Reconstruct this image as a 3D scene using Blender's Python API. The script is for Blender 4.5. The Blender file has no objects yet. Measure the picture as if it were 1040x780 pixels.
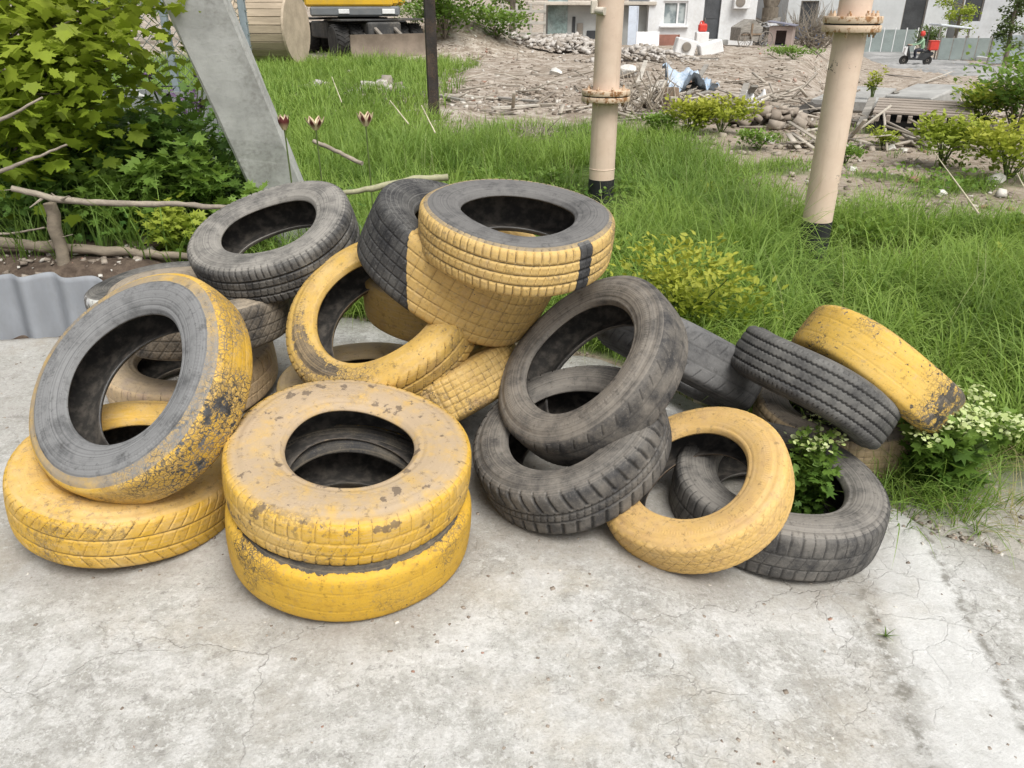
import bpy, math, random
import numpy as np
from mathutils import Vector, Matrix, Quaternion
from mathutils import noise as mnoise
R = math.radians
rng = np.random.default_rng(11)
random.seed(5)
scene = bpy.context.scene
COL = scene.collection

# ------------------------------------------------------------------ camera model
CH = 1.35; PITCH = R(26.4); FPX = 785.0
cp, sp = math.cos(PITCH), math.sin(PITCH)
cam = bpy.data.cameras.new('camera'); camo = bpy.data.objects.new('camera', cam); COL.objects.link(camo)
camo.location = (0, 0, CH); camo.rotation_euler = (math.pi/2 - PITCH, 0, 0)
cam.sensor_width = 36; cam.lens = 36*FPX/1040; cam.clip_end = 2000; cam.clip_start = 0.02
scene.camera = camo

def sm(x, a, b):
    t = np.clip((np.asarray(x, float)-a)/(b-a), 0, 1); return t*t*(3-2*t)

# value noise (vectorised)
_perm = rng.random((256, 256))
def vnoise(x, y, s=1.0, oct=4):
    x = np.asarray(x, float)*s; y = np.asarray(y, float)*s
    out = 0; amp = 1; tot = 0
    for o in range(oct):
        xi = np.floor(x).astype(int); yi = np.floor(y).astype(int); fx = x-xi; fy = y-yi
        fx = fx*fx*(3-2*fx); fy = fy*fy*(3-2*fy)
        g = lambda a, b: _perm[(a+o*37) & 255, (b+o*91) & 255]
        v = (g(xi, yi)*(1-fx)+g(xi+1, yi)*fx)*(1-fy)+(g(xi, yi+1)*(1-fx)+g(xi+1, yi+1)*fx)*fy
        out = out+amp*v; tot += amp; amp *= .5; x = x*2.03+17.1; y = y*2.03+5.7
    return out/tot

# edge of the concrete pad: the y at which it ends for each x
PX = np.array([-6, -2.4, -1.75, -1.2, -.74, -.2, .3, .6, 1.0, 1.15, 1.25, 1.5, 1.8, 2.4, 3.2, 5])
PY = np.array([3.18, 3.18, 3.2, 3.5, 3.42, 3.2, 3.0, 2.85, 2.35, 2.06, 1.86, 1.72, 1.60, 1.45, 1.3, 1.2])
def pad_edge(x): return np.interp(x, PX, PY)

def ground_z(x, y):
    x = np.asarray(x, float); y = np.asarray(y, float)
    z = np.interp(y, [0, 6, 10, 16, 25, 37, 60, 75, 95, 200, 400], [0, 0, -.03, -.08, -.15, -.4, -.9, -.6, 1.2, 9, 30])
    z = z - 1.4*sm(x/np.maximum(y, 1), .335, .42)*sm(y, 10.5, 28)*(1-sm(y, 74, 104))
    z = z - .07*sm(x, .3, .8)*(1-sm(y, 3, 6))
    z = z + .25*sm(-x, 1.25, 1.8)*sm(y, 3.22, 3.5)*(1-sm(y, 5.0, 8))        # raised garden bed
    z = z + 1.3*np.exp(-(((x+1.9)/1.7)**2+((y-28)/2.2)**2))                   # spoil heap
    rough = sm(y, 8.5, 11)*(1-sm(y, 50, 70))
    z = z + rough*(.16*(vnoise(x, y, .55, 3)-.5)+.12*(vnoise(x+9, y, 2.1, 3)-.5))
    z = z + sm(y, 3.6, 5)*.06*(vnoise(x, y, 1.3, 2)-.5)
    return z
def gz(x, y): return float(ground_z(x, y))
def ray(px, py):
    u = (px-520)/FPX; v = -(py-390)/FPX
    return np.array([u, cp+v*sp, -sp+v*cp])
def W(px, py, Y):
    "the point seen at px,py of the photograph that stands at depth Y"
    d = ray(px, py); t = Y/d[1]; return (d[0]*t, Y, CH+d[2]*t)
def G(px, py):
    d = ray(px, py); t = 0.5; s = .25
    while t < 400:
        p = d*(t+s)
        if CH+p[2] < ground_z(p[0], p[1]):
            lo, hi = t, t+s
            for _ in range(24):
                m = (lo+hi)/2; p = d*m
                if CH+p[2] < ground_z(p[0], p[1]): hi = m
                else: lo = m
            p = d*hi; return (p[0], p[1], gz(p[0], p[1]))
        t += s; s *= 1.02
    p = d*60; return (p[0], p[1], gz(p[0], p[1]))

# ------------------------------------------------------------------ mesh helpers
def link(o, parent=None):
    COL.objects.link(o)
    if parent is not None: o.parent = parent
    return o
def tag(o, label=None, cat=None, group=None, kind=None):
    if label: o['label'] = label
    if cat: o['category'] = cat
    if group: o['group'] = group
    if kind: o['kind'] = kind
    return o
def empty(name, loc=(0, 0, 0), label=None, cat=None, group=None, rz=0):
    o = bpy.data.objects.new(name, None); o.empty_display_size = .1
    COL.objects.link(o); o.location = loc; o.rotation_euler = (0, 0, rz)
    return tag(o, label, cat, group)
def mesh_np(name, V, F, mat, parent=None, attrs=None, smooth=False, mats=None, midx=None, normals=None):
    "V (n,3); F a list of (k,m) index arrays (quads, tris)"
    V = np.asarray(V, np.float32); F = [np.asarray(f, np.int32) for f in F if len(f)]
    me = bpy.data.meshes.new(name)
    nl = sum(f.size for f in F); nf = sum(len(f) for f in F)
    me.vertices.add(len(V)); me.vertices.foreach_set('co', V.ravel())
    me.loops.add(nl); me.polygons.add(nf)
    me.loops.foreach_set('vertex_index', np.concatenate([f.ravel() for f in F]))
    cnt = np.concatenate([np.full(len(f), f.shape[1], np.int32) for f in F])
    st = np.concatenate([[0], np.cumsum(cnt)[:-1]]).astype(np.int32)
    me.polygons.foreach_set('loop_start', st)
    me.update(calc_edges=True)
    if smooth: me.polygons.foreach_set('use_smooth', np.ones(nf, bool))
    for k, a in (attrs or {}).items():
        at = me.attributes.new(k, 'FLOAT', 'POINT'); at.data.foreach_set('value', np.asarray(a, np.float32))
    for m in (mats or [mat]): me.materials.append(m)
    if midx is not None: me.polygons.foreach_set('material_index', np.asarray(midx, np.int32))
    if normals is not None: me.normals_split_custom_set_from_vertices(np.asarray(normals, np.float32))
    return link(bpy.data.objects.new(name, me), parent)

class MB:
    "collects boxes, tubes and faces into one mesh"
    def __init__(s): s.v = []; s.f = []
    def add(s, vs, fs):
        b = len(s.v); s.v += [tuple(v) for v in vs]; s.f += [tuple(i+b for i in f) for f in fs]; return s
    def box(s, c, size, M=None, bev=0.0):
        x, y, z = [d/2 for d in size]
        if bev <= 0:
            vs = [(-x,-y,-z),(x,-y,-z),(x,y,-z),(-x,y,-z),(-x,-y,z),(x,-y,z),(x,y,z),(-x,y,z)]
            fs = [(0,3,2,1),(4,5,6,7),(0,1,5,4),(1,2,6,5),(2,3,7,6),(3,0,4,7)]
        else:
            b = min(bev, x*.45, y*.45, z*.45); vs = []; idx = {}
            for sx in (-1,1):
                for sy in (-1,1):
                    for sz in (-1,1):
                        for k, (dx, dy, dz) in enumerate(((0,1,1),(1,0,1),(1,1,0))):
                            idx[(sx,sy,sz,k)] = len(vs); vs.append((sx*(x-b*dx), sy*(y-b*dy), sz*(z-b*dz)))
            fs = []
            for sx in (-1,1):
                q = [idx[(sx,a,c_,0)] for a, c_ in ((-1,-1),(1,-1),(1,1),(-1,1))]; fs.append(q if sx > 0 else q[::-1])
            for sy in (-1,1):
                q = [idx[(a,sy,c_,1)] for a, c_ in ((-1,-1),(1,-1),(1,1),(-1,1))]; fs.append(q if sy < 0 else q[::-1])
            for sz in (-1,1):
                q = [idx[(a,c_,sz,2)] for a, c_ in ((-1,-1),(1,-1),(1,1),(-1,1))]; fs.append(q if sz > 0 else q[::-1])
            for sx in (-1,1):
                for sy in (-1,1):
                    q = [idx[(sx,sy,-1,0)],idx[(sx,sy,1,0)],idx[(sx,sy,1,1)],idx[(sx,sy,-1,1)]]; fs.append(q if sx*sy < 0 else q[::-1])
                    for sz in (-1,1):
                        t = [idx[(sx,sy,sz,0)],idx[(sx,sy,sz,1)],idx[(sx,sy,sz,2)]]; fs.append(t if sx*sy*sz > 0 else t[::-1])
            for sx in (-1,1):
                for sz in (-1,1):
                    q = [idx[(sx,-1,sz,0)],idx[(sx,1,sz,0)],idx[(sx,1,sz,2)],idx[(sx,-1,sz,2)]]; fs.append(q if sx*sz > 0 else q[::-1])
            for sy in (-1,1):
                for sz in (-1,1):
                    q = [idx[(-1,sy,sz,1)],idx[(1,sy,sz,1)],idx[(1,sy,sz,2)],idx[(-1,sy,sz,2)]]; fs.append(q if sy*sz < 0 else q[::-1])
        c = Vector(c)
        if M is not None: vs = [c+(M @ Vector(v)) for v in vs]
        else: vs = [c+Vector(v) for v in vs]
        return s.add(vs, fs)
    def tube(s, pts, rad, n=10, cap=True):
        pts = [Vector(p) for p in pts]; k = len(pts)
        if not hasattr(rad, '__len__'): rad = [rad]*k
        vs = []; fs = []; up = None
        for i, p in enumerate(pts):
            d = (pts[min(i+1, k-1)]-pts[max(i-1, 0)])
            if d.length < 1e-9: d = Vector((0,0,1))
            d.normalize()
            if up is None:
                up = d.orthogonal().normalized()
            else:
                up = (up-d*up.dot(d)); up = up.normalized() if up.length > 1e-6 else d.orthogonal().normalized()
            w = d.cross(up)
            for j in range(n):
                a = 2*math.pi*j/n; vs.append(p+(up*math.cos(a)+w*math.sin(a))*rad[i])
        for i in range(k-1):
            for j in range(n):
                a = i*n+j; b = i*n+(j+1) % n; fs.append((a, b, b+n, a+n))
        if cap:
            fs.append(tuple(range(n))[::-1]); fs.append(tuple(range((k-1)*n, k*n)))
        return s.add(vs, fs)
    def bar(s, a, b, w, h, bev=0):
        "box beam from a to b; h measured upward"
        a = Vector(a); b = Vector(b); d = b-a; L = d.length; d.normalize()
        up = Vector((0,0,1)) if abs(d.z) < .95 else Vector((0,1,0))
        sd = d.cross(up).normalized(); up = sd.cross(d)
        M = Matrix((sd, d, up)).transposed()
        return s.box((a+b)/2, (w, L, h), M, bev)
    def lathe(s, prof, c=(0,0,0), M=None, n=24):
        vs = []; fs = []; k = len(prof)
        for r, z in prof:
            for j in range(n):
                a = 2*math.pi*j/n; vs.append(Vector((r*math.cos(a), r*math.sin(a), z)))
        for i in range(k-1):
            for j in range(n):
                a = i*n+j; b = i*n+(j+1) % n; fs.append((a, b, b+n, a+n))
        fs.append(tuple(range(n))[::-1]); fs.append(tuple(range((k-1)*n, k*n)))
        c = Vector(c); vs = [c+((M @ v) if M is not None else v) for v in vs]
        return s.add(vs, fs)
    def prism(s, poly, y0, y1):
        "poly of (x,z), extruded along y"
        n = len(poly); vs = [(x, y0, z) for x, z in poly]+[(x, y1, z) for x, z in poly]
        fs = [tuple(range(n)), tuple(range(2*n-1, n-1, -1))]+[(i, i+n, (i+1) % n+n, (i+1) % n) for i in range(n)]
        return s.add(vs, fs)
    def jitter(s, a):
        s.v = [(x+random.uniform(-a, a), y+random.uniform(-a, a), z+random.uniform(-a, a)) for x, y, z in s.v]; return s
    def build(s, name, mat, parent=None, smooth=False, loc=None):
        me = bpy.data.meshes.new(name); me.from_pydata([tuple(v) for v in s.v], [], s.f); me.update()
        if smooth:
            me.polygons.foreach_set('use_smooth', [True]*len(me.polygons))
            try: me.set_sharp_from_angle(angle=R(40))
            except Exception: pass
        me.materials.append(mat)
        o = link(bpy.data.objects.new(name, me), parent)
        if loc is not None: o.location = loc
        return o

# ------------------------------------------------------------------ material helpers
class NT:
    def __init__(s, name):
        s.m = bpy.data.materials.new(name); s.m.use_nodes = True; s.t = s.m.node_tree
        s.b = s.t.nodes['Principled BSDF']; s.out = s.t.nodes['Material Output']; s.tc = None
    def n(s, typ, ins=None, out=0, **props):
        nd = s.t.nodes.new(typ)
        for k, v in props.items(): setattr(nd, k, v)
        for k, v in (ins or {}).items():
            sk = nd.inputs[k]
            if isinstance(v, bpy.types.NodeSocket): s.t.links.new(v, sk)
            else: sk.default_value = v
        return nd.outputs[out]
    def coord(s, which='Object'):
        if s.tc is None: s.tc = s.t.nodes.new('ShaderNodeTexCoord')
        return s.tc.outputs[which]
    def pos(s): return s.n('ShaderNodeNewGeometry')
    def vadd(s, a, off): return s.n('ShaderNodeVectorMath', {0: a, 1: off}, operation='ADD')
    def vmul(s, a, k): return s.n('ShaderNodeVectorMath', {0: a, 1: k}, operation='MULTIPLY')
    def noise(s, vec, scale, detail=5, rough=.55, dist=0, out=0):
        return s.n('ShaderNodeTexNoise', {'Vector': vec, 'Scale': scale, 'Detail': detail, 'Roughness': rough, 'Distortion': dist}, out)
    def vor(s, vec, scale, feature='F1', out=0, rnd=1.0):
        return s.n('ShaderNodeTexVoronoi', {'Vector': vec, 'Scale': scale, 'Randomness': rnd}, out, feature=feature)
    def math(s, op, a, b=0.0, c=None, clamp=False):
        d = {0: a, 1: b}
        if c is not None: d[2] = c
        return s.n('ShaderNodeMath', d, operation=op, use_clamp=clamp)
    def mr(s, v, a, b, c=0.0, d=1.0, smooth=True):
        return s.n('ShaderNodeMapRange', {'Value': v, 'From Min': a, 'From Max': b, 'To Min': c, 'To Max': d}, interpolation_type='SMOOTHSTEP' if smooth else 'LINEAR')
    def mix(s, f, a, b, blend='MIX'):
        nd = s.t.nodes.new('ShaderNodeMix'); nd.data_type = 'RGBA'; nd.blend_type = blend
        for i, v in ((0, f), (6, a), (7, b)):
            if isinstance(v, bpy.types.NodeSocket): s.t.links.new(v, nd.inputs[i])
            else: nd.inputs[i].default_value = (*v, 1) if i and len(v) == 3 else v
        return nd.outputs[2]
    def attr(s, name): return s.n('ShaderNodeAttribute', None, 2, attribute_name=name)
    def bump(s, h, strength=.3, dist=.01, normal=None):
        d = {'Height': h, 'Strength': strength, 'Distance': dist}
        if normal is not None: d['Normal'] = normal
        return s.n('ShaderNodeBump', d)
    def set(s, col=None, rough=None, normal=None, spec=.3, metal=0.0):
        def put(k, v):
            if v is None: return
            if isinstance(v, bpy.types.NodeSocket): s.t.links.new(v, s.b.inputs[k])
            else: s.b.inputs[k].default_value = (*v, 1) if hasattr(v, '__len__') and len(v) == 3 else v
        put('Base Color', col); put('Roughness', rough); put('Normal', normal); put('Specular IOR Level', spec); put('Metallic', metal)
        return s.m

def weathered(name, col, var=.35, scale=6, dirt=(.12,.10,.08), dirt_amt=.35, rough=.8, bump=.25, bdist=.004, spec=.3, metal=0.0, stretch=(1,1,1), chips=None, chipth=.66, world=False):
    "painted / stone / timber surface: tone variation, dirt, fine bump, optional chips"
    t = NT(name); o = t.coord('Object')
    if world: o = t.n('ShaderNodeNewGeometry')
    v = t.vmul(o, stretch)
    n1 = t.noise(v, scale, 6, .6); n2 = t.noise(v, scale*7, 6, .65); n3 = t.noise(t.vadd(v, (3, 7, 1)), scale*.4, 4)
    c = t.mix(t.mr(n1, .3, .7), tuple(x*(1-var) for x in col), tuple(min(x*(1+var*.4), .9) for x in col))
    c = t.mix(t.math('MULTIPLY', t.mr(t.math('ADD', t.math('MULTIPLY', n2, .5), t.math('MULTIPLY', n3, .5)), .45, .68), dirt_amt), c, dirt)
    h = n2
    if chips:
        cm = t.mr(t.math('ADD', t.math('MULTIPLY', n1, .55), t.math('MULTIPLY', t.noise(t.vadd(v, (9, 2, 5)), scale*3, 6, .6), .45)), chipth-.012, chipth+.012)
        c = t.mix(cm, c, chips); h = t.math('SUBTRACT', n2, t.math('MULTIPLY', cm, .8))
    return t.set(c, rough, t.bump(h, bump, bdist), spec, metal)

# ------------------------------------------------------------------ light
SUN_EL, SUN_AZ = R(58), R(150)     # azimuth clockwise from +Y: sun high, behind the camera's right shoulder
world = bpy.data.worlds.new('World'); scene.world = world; world.use_nodes = True
wt = world.node_tree; bg = wt.nodes['Background']
sky = wt.nodes.new('ShaderNodeTexSky'); sky.sky_type = 'NISHITA'; sky.sun_disc = False
sky.sun_elevation = SUN_EL; sky.sun_rotation = SUN_AZ; sky.dust_density = 4; sky.air_density = 1.2; sky.ozone_density = 1
hs = wt.nodes.new('ShaderNodeHueSaturation'); hs.inputs['Saturation'].default_value = .18     # thin overcast greys the blue
wt.links.new(sky.outputs[0], hs.inputs['Color']); wt.links.new(hs.outputs[0], bg.inputs[0]); bg.inputs[1].default_value = .15
sun = bpy.data.lights.new('sun', 'SUN'); suno = bpy.data.objects.new('sun', sun); COL.objects.link(suno)
sun.energy = 3.4; sun.angle = R(35); sun.color = (1, .98, .925)
sd = Vector((math.sin(SUN_AZ)*math.cos(SUN_EL), math.cos(SUN_AZ)*math.cos(SUN_EL), math.sin(SUN_EL)))
suno.rotation_euler = sd.to_track_quat('Z', 'Y').to_euler(); suno.location = sd*30
scene.view_settings.view_transform = 'Standard'; scene.view_settings.look = 'None'; scene.view_settings.exposure = 0

# ------------------------------------------------------------------ ground
def sinh_axis(lo, hi, n, k, c=0.0):
    t = np.linspace(-1, 1, n); return np.sinh(t*k)/np.sinh(k)*(hi-lo)/2
ys = np.concatenate([np.arange(-3, 1, .12), np.arange(1, 9, .05), 9+np.cumsum(np.geomspace(.055, 6, 190))])
ys = ys[ys < 330]
xa = np.concatenate([np.arange(0, 5, .06), 5+np.cumsum(np.geomspace(.065, 7, 120))]); xs = np.concatenate([-xa[:0:-1], xa])
X, Y = np.meshgrid(xs, ys); X = X.ravel(); Y = Y.ravel(); Z = ground_z(X, Y)
nearf = (Y < pad_edge(X)+.02)
Z = Z+np.where(nearf, -.012, .035*(vnoise(X, Y, 4, 3)-.5)*sm(Y-pad_edge(X), .0, .4)*(1-sm(Y, 9, 14)))
nx, ny = len(xs), len(ys); ii = np.arange(nx*ny).reshape(ny, nx)
Q = np.stack([ii[:-1, :-1].ravel(), ii[:-1, 1:].ravel(), ii[1:, 1:].ravel(), ii[1:, :-1].ravel()], 1)
# how green (grass under-colour) and how gravelly each spot of the ground is
def green_at(x, y):
    x = np.asarray(x, float); y = np.asarray(y, float)
    g = 1-sm(y+1.6*(vnoise(x, y, .7, 3)-.5), 8.3, 10.2)                      # lush strip behind the tyres
    left = sm(-x, .6, 2.2)*(1-sm(y, 20, 25)); g = np.maximum(g, left)
    bare = sm(x+.25*(vnoise(x, y, 2, 2)-.5), 1.55, 2.3)*sm(y+.7*(vnoise(x+4, y, 1.2, 2)-.5), 4.7, 5.5); g = g*(1-.97*bare*sm(vnoise(x+4, y, 1.1, 2), .15, .38))
    bed = sm(-x, 1.5, 1.8)*(1-sm(y, 3.7, 4.0))*sm(y, 3.1, 3.2); g = g*(1-bed)
    nearright = sm(x, 1.15, 1.3)*(1-sm(y-.5*(vnoise(x, y, 2, 2)-.5), 1.9, 2.35)); g = g*(1-nearright)
    g = g*sm(y-pad_edge(x), -.02, .08)
    return g
gv = sm(X, 1.0, 1.2)*(1-sm(Y, 1.9, 2.6)); rub = sm(Y, 9, 11.5)
gt = NT('ground_soil'); o = gt.coord('Object')
n1 = gt.noise(o, .9, 6, .6); n2 = gt.noise(o, 14, 8, .7); n3 = gt.noise(o, 90, 6, .7); nb = gt.noise(o, 3.3, 6, .6)
soil = gt.mix(gt.mr(n1, .35, .65), (.17,.13,.095), (.33,.265,.205)); soil = gt.mix(gt.mr(n2, .35, .7), soil, (.40,.345,.285))
rubc = gt.mix(gt.mr(gt.math('ADD', gt.math('MULTIPLY', nb, .6), gt.math('MULTIPLY', n2, .5)), .45, .68), (.22,.175,.135), (.48,.425,.365))
grav = gt.mix(gt.mr(n2, .35, .65), (.34,.31,.27), (.60,.57,.52)); grav = gt.mix(gt.mr(gt.vor(o, 70), .1, .4), grav, (.45,.42,.38))
c = gt.mix(gt.attr('rubble'), soil, rubc); c = gt.mix(gt.attr('gravel'), c, grav); c = gt.mix(gt.attr('bed'), c, gt.mix(gt.mr(n2, .35, .7), (.075,.055,.043), (.17,.13,.10)))
grn = gt.mix(gt.mr(n2, .3, .7), (.055,.085,.02), (.10,.15,.035))
gm = gt.math('MULTIPLY', gt.attr('green'), gt.mr(gt.math('ADD', gt.attr('green'), gt.math('MULTIPLY', gt.math('SUBTRACT', n2, .5), .8)), .3, .6))
c = gt.mix(gm, c, grn)
gmat = gt.set(c, .95, gt.bump(gt.math('ADD', n2, gt.math('MULTIPLY', n3, .5)), .7, .03), .15)
g = mesh_np('ground', np.stack([X, Y, Z], 1), [Q], gmat, attrs={'green': green_at(X, Y), 'gravel': gv, 'bed': sm(-X, 1.2, 1.6)*sm(Y, 3.1, 3.2)*(1-sm(Y, 5.5, 7)), 'rubble': rub}, smooth=True)
tag(g, kind='structure')

# concrete pad: its own sheet, ending in a ragged edge
cx_ = np.concatenate([np.arange(-5.5, -2, .1), np.arange(-2, 1.5, .022), np.arange(1.5, 3.2, .05)]); ct = np.linspace(0, 1, 190)
CX, CT = np.meshgrid(cx_, ct); CXr = CX.ravel(); CTr = CT.ravel()
edge = pad_edge(CXr)+.05*(vnoise(CXr, 0*CXr, 9, 4)-.5)
CY = -1.9+(edge+1.9)*CTr
jx = .05*(vnoise(CY, CXr*0+3, 6, 4)-.5)*sm(CXr, 1, 1.3); CXj = CXr+jx
CZ = ground_z(CXj, CY)*1.0+.006+.006*(vnoise(CXj, CY, 2.2, 3)-.5)+.003*(vnoise(CXj, CY, 13, 2)-.5)
last = (CTr > .999); CZ = np.where(last, CZ-.05, CZ)
n_x, n_y = len(cx_), len(ct); ii = np.arange(n_x*n_y).reshape(n_y, n_x)
Q = np.stack([ii[:-1, :-1].ravel(), ii[:-1, 1:].ravel(), ii[1:, 1:].ravel(), ii[1:, :-1].ravel()], 1)
t = NT('weathered_concrete'); o = t.coord('Object')
w1 = t.noise(o, 1.3, 6, .6); w2 = t.noise(o, 5, 8, .65); w3 = t.noise(o, 26, 8, .7); w4 = t.noise(o, 130, 6, .7)
warp = t.n('ShaderNodeVectorMath', {0: t.vmul(t.noise(o, 4, 5, .6, out=1), (.30,.30,0)), 1: o}, operation='ADD')
warp2 = t.n('ShaderNodeVectorMath', {0: t.vmul(t.noise(o, 14, 4, .6, out=1), (.07,.07,0)), 1: o}, operation='ADD')
c = t.mix(t.mr(w1, .32, .68), (.37,.36,.335), (.50,.495,.47))
fl = t.noise(t.vadd(o, (2, 6, 0)), 9, 12, .74); fl2 = t.noise(t.vadd(warp2, (8, 1, 0)), 30, 10, .78)
c = t.mix(t.math('MULTIPLY', t.mr(fl, .50, .545), .55), c, (.60,.59,.57)); c = t.mix(t.math('MULTIPLY', t.mr(fl, .455, .42), .5), c, (.31,.30,.27))
c = t.mix(t.math('MULTIPLY', t.mr(fl2, .535, .57), .45), c, (.66,.655,.64)); c = t.mix(t.math('MULTIPLY', t.mr(fl2, .43, .40), .6), c, (.23,.22,.205))
fl3 = t.noise(t.vadd(o, (3, 3, 0)), 85, 9, .8); fl4 = t.noise(t.vmul(warp2, (1, .45, 1)), 150, 6, .7)
c = t.mix(t.math('MULTIPLY', t.mr(fl3, .545, .60), .5), c, (.70,.695,.68)); c = t.mix(t.math('MULTIPLY', t.mr(fl3, .44, .39), .6), c, (.20,.19,.175)); c = t.mix(t.math('MULTIPLY', t.math('MULTIPLY', t.mr(fl4, .40, .34), t.mr(w2, .4, .55)), .55), c, (.16,.15,.135))
c = t.mix(t.math('MULTIPLY', t.mr(t.noise(t.vadd(o, (9, 5, 0)), 1.9, 7, .65), .50, .68), .45), c, (.44,.39,.31))
c = t.mix(t.math('MULTIPLY', t.mr(w2, .48, .66), .55), c, (.62,.615,.605))
c = t.mix(t.math('MULTIPLY', t.mr(t.noise(t.vadd(o, (5, 3, 0)), 3.2, 8, .68), .52, .70), .55), c, (.34,.315,.27))
c = t.mix(t.math('MULTIPLY', t.mr(t.math('ADD', t.math('MULTIPLY', w3, .6), t.math('MULTIPLY', w2, .4)), .55, .66), .5), c, (.27,.255,.235))
c = t.mix(t.math('MULTIPLY', t.mr(t.noise(t.vadd(o, (1, 8, 0)), 42, 5, .6), .60, .70), .65), c, (.66,.655,.64))
c = t.mix(t.math('MULTIPLY', t.mr(w4, .45, .7), .35), c, (.24,.23,.21))
# scattered round pits and stains
pit = t.math('MULTIPLY', t.mr(t.vor(warp2, 11), .10, .055), t.mr(t.noise(o, 2.2, 3), .52, .6))
c = t.mix(t.math('MULTIPLY', pit, .7), c, (.21,.195,.175))
# bright strip of newer cement along the right-hand edge
sx = t.n('ShaderNodeSeparateXYZ', {0: warp2}); 
sep = t.t.nodes[-1] if False else sx.node
xq = t.math('ADD', sx, t.math('MULTIPLY', sep.outputs[1], -.155))
strip = t.math('MULTIPLY', t.math('MULTIPLY', t.mr(xq, .72, .80), t.mr(xq, 1.0, .93)), t.mr(w2, .28, .5))
c = t.mix(t.math('MULTIPLY', strip, .6), c, (.66,.66,.65))
seam = t.math('MULTIPLY', t.math('MAXIMUM', t.mr(t.math('ABSOLUTE', t.math('SUBTRACT', xq, .724)), .04, .0), t.mr(t.math('ABSOLUTE', t.math('SUBTRACT', xq, .965)), .025, .0)), t.mr(w3, .44, .60))
c = t.mix(t.math('MULTIPLY', seam, .75), c, (.16,.15,.125))
# cracks
e1 = t.vor(warp, 1.7, 'DISTANCE_TO_EDGE'); e2 = t.vor(t.vadd(warp2, (3, 1, 0)), 7.5, 'DISTANCE_TO_EDGE'); e3 = t.vor(t.vadd(warp2, (1, 4, 0)), 19, 'DISTANCE_TO_EDGE')
k1 = t.math('MULTIPLY', t.mr(e1, .004, .0005), t.mr(t.noise(t.vadd(o, (2, 2, 0)), 1.6, 4), .49, .60))
k2 = t.math('MULTIPLY', t.mr(e2, .016, .003), t.mr(t.math('ADD', t.noise(t.vadd(o, (7, 1, 0)), 1.4, 4), t.math('MULTIPLY', sx, .06)), .57, .66))
k3 = t.math('MULTIPLY', t.mr(e3, .05, .01), t.mr(t.noise(t.vadd(o, (4, 9, 0)), 1.7, 4), .55, .64))
ck = t.math('MAXIMUM', t.math('MAXIMUM', k1, t.math('MULTIPLY', k2, .5)), t.math('MULTIPLY', k3, .28))
c = t.mix(t.math('MULTIPLY', ck, .42), c, (.17,.16,.145))
h = t.math('SUBTRACT', t.math('ADD', t.math('ADD', t.math('MULTIPLY', fl3, .7), t.math('MULTIPLY', w3, .8)), t.math('MULTIPLY', w4, .5)), t.math('ADD', ck, t.math('MULTIPLY', pit, .5)))
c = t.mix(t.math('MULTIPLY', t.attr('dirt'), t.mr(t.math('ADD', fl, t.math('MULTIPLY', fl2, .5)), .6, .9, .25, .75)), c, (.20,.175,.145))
cmat = t.set(c, .93, t.bump(h, .55, .012), .2)
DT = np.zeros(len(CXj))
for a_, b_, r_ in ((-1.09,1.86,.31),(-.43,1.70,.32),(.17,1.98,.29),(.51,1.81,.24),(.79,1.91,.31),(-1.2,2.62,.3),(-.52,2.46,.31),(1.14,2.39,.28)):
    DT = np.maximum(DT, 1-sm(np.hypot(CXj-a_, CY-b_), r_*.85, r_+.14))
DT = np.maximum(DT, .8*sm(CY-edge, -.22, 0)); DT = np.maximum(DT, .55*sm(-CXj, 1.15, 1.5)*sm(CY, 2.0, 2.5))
pad = mesh_np('concrete_pad', np.stack([CXj, CY, CZ], 1), [Q], cmat, attrs={'dirt': DT}, smooth=True); tag(pad, kind='structure')
# ------------------------------------------------------------------ tyres
def catmull(P, m):
    P = np.asarray(P, float); out = []
    Q = np.vstack([2*P[0]-P[1], P, 2*P[-1]-P[-2]])
    for i in range(len(P)-1):
        p0, p1, p2, p3 = Q[i:i+4]; tt = np.linspace(0, 1, m, endpoint=False)[:, None]
        out.append(.5*((2*p1)+(p2-p0)*tt+(2*p0-5*p1+4*p2-p3)*tt**2+(3*p1-p0-3*p2+p3)*tt**3))
    return np.vstack(out+[P[-1:]])
def resample(C, step):
    d = np.concatenate([[0], np.cumsum(np.linalg.norm(np.diff(C, axis=0), axis=1))]); n = max(3, int(round(d[-1]/step))+1)
    s = np.linspace(0, d[-1], n); return np.stack([np.interp(s, d, C[:, 0]), np.interp(s, d, C[:, 1])], 1)

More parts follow.
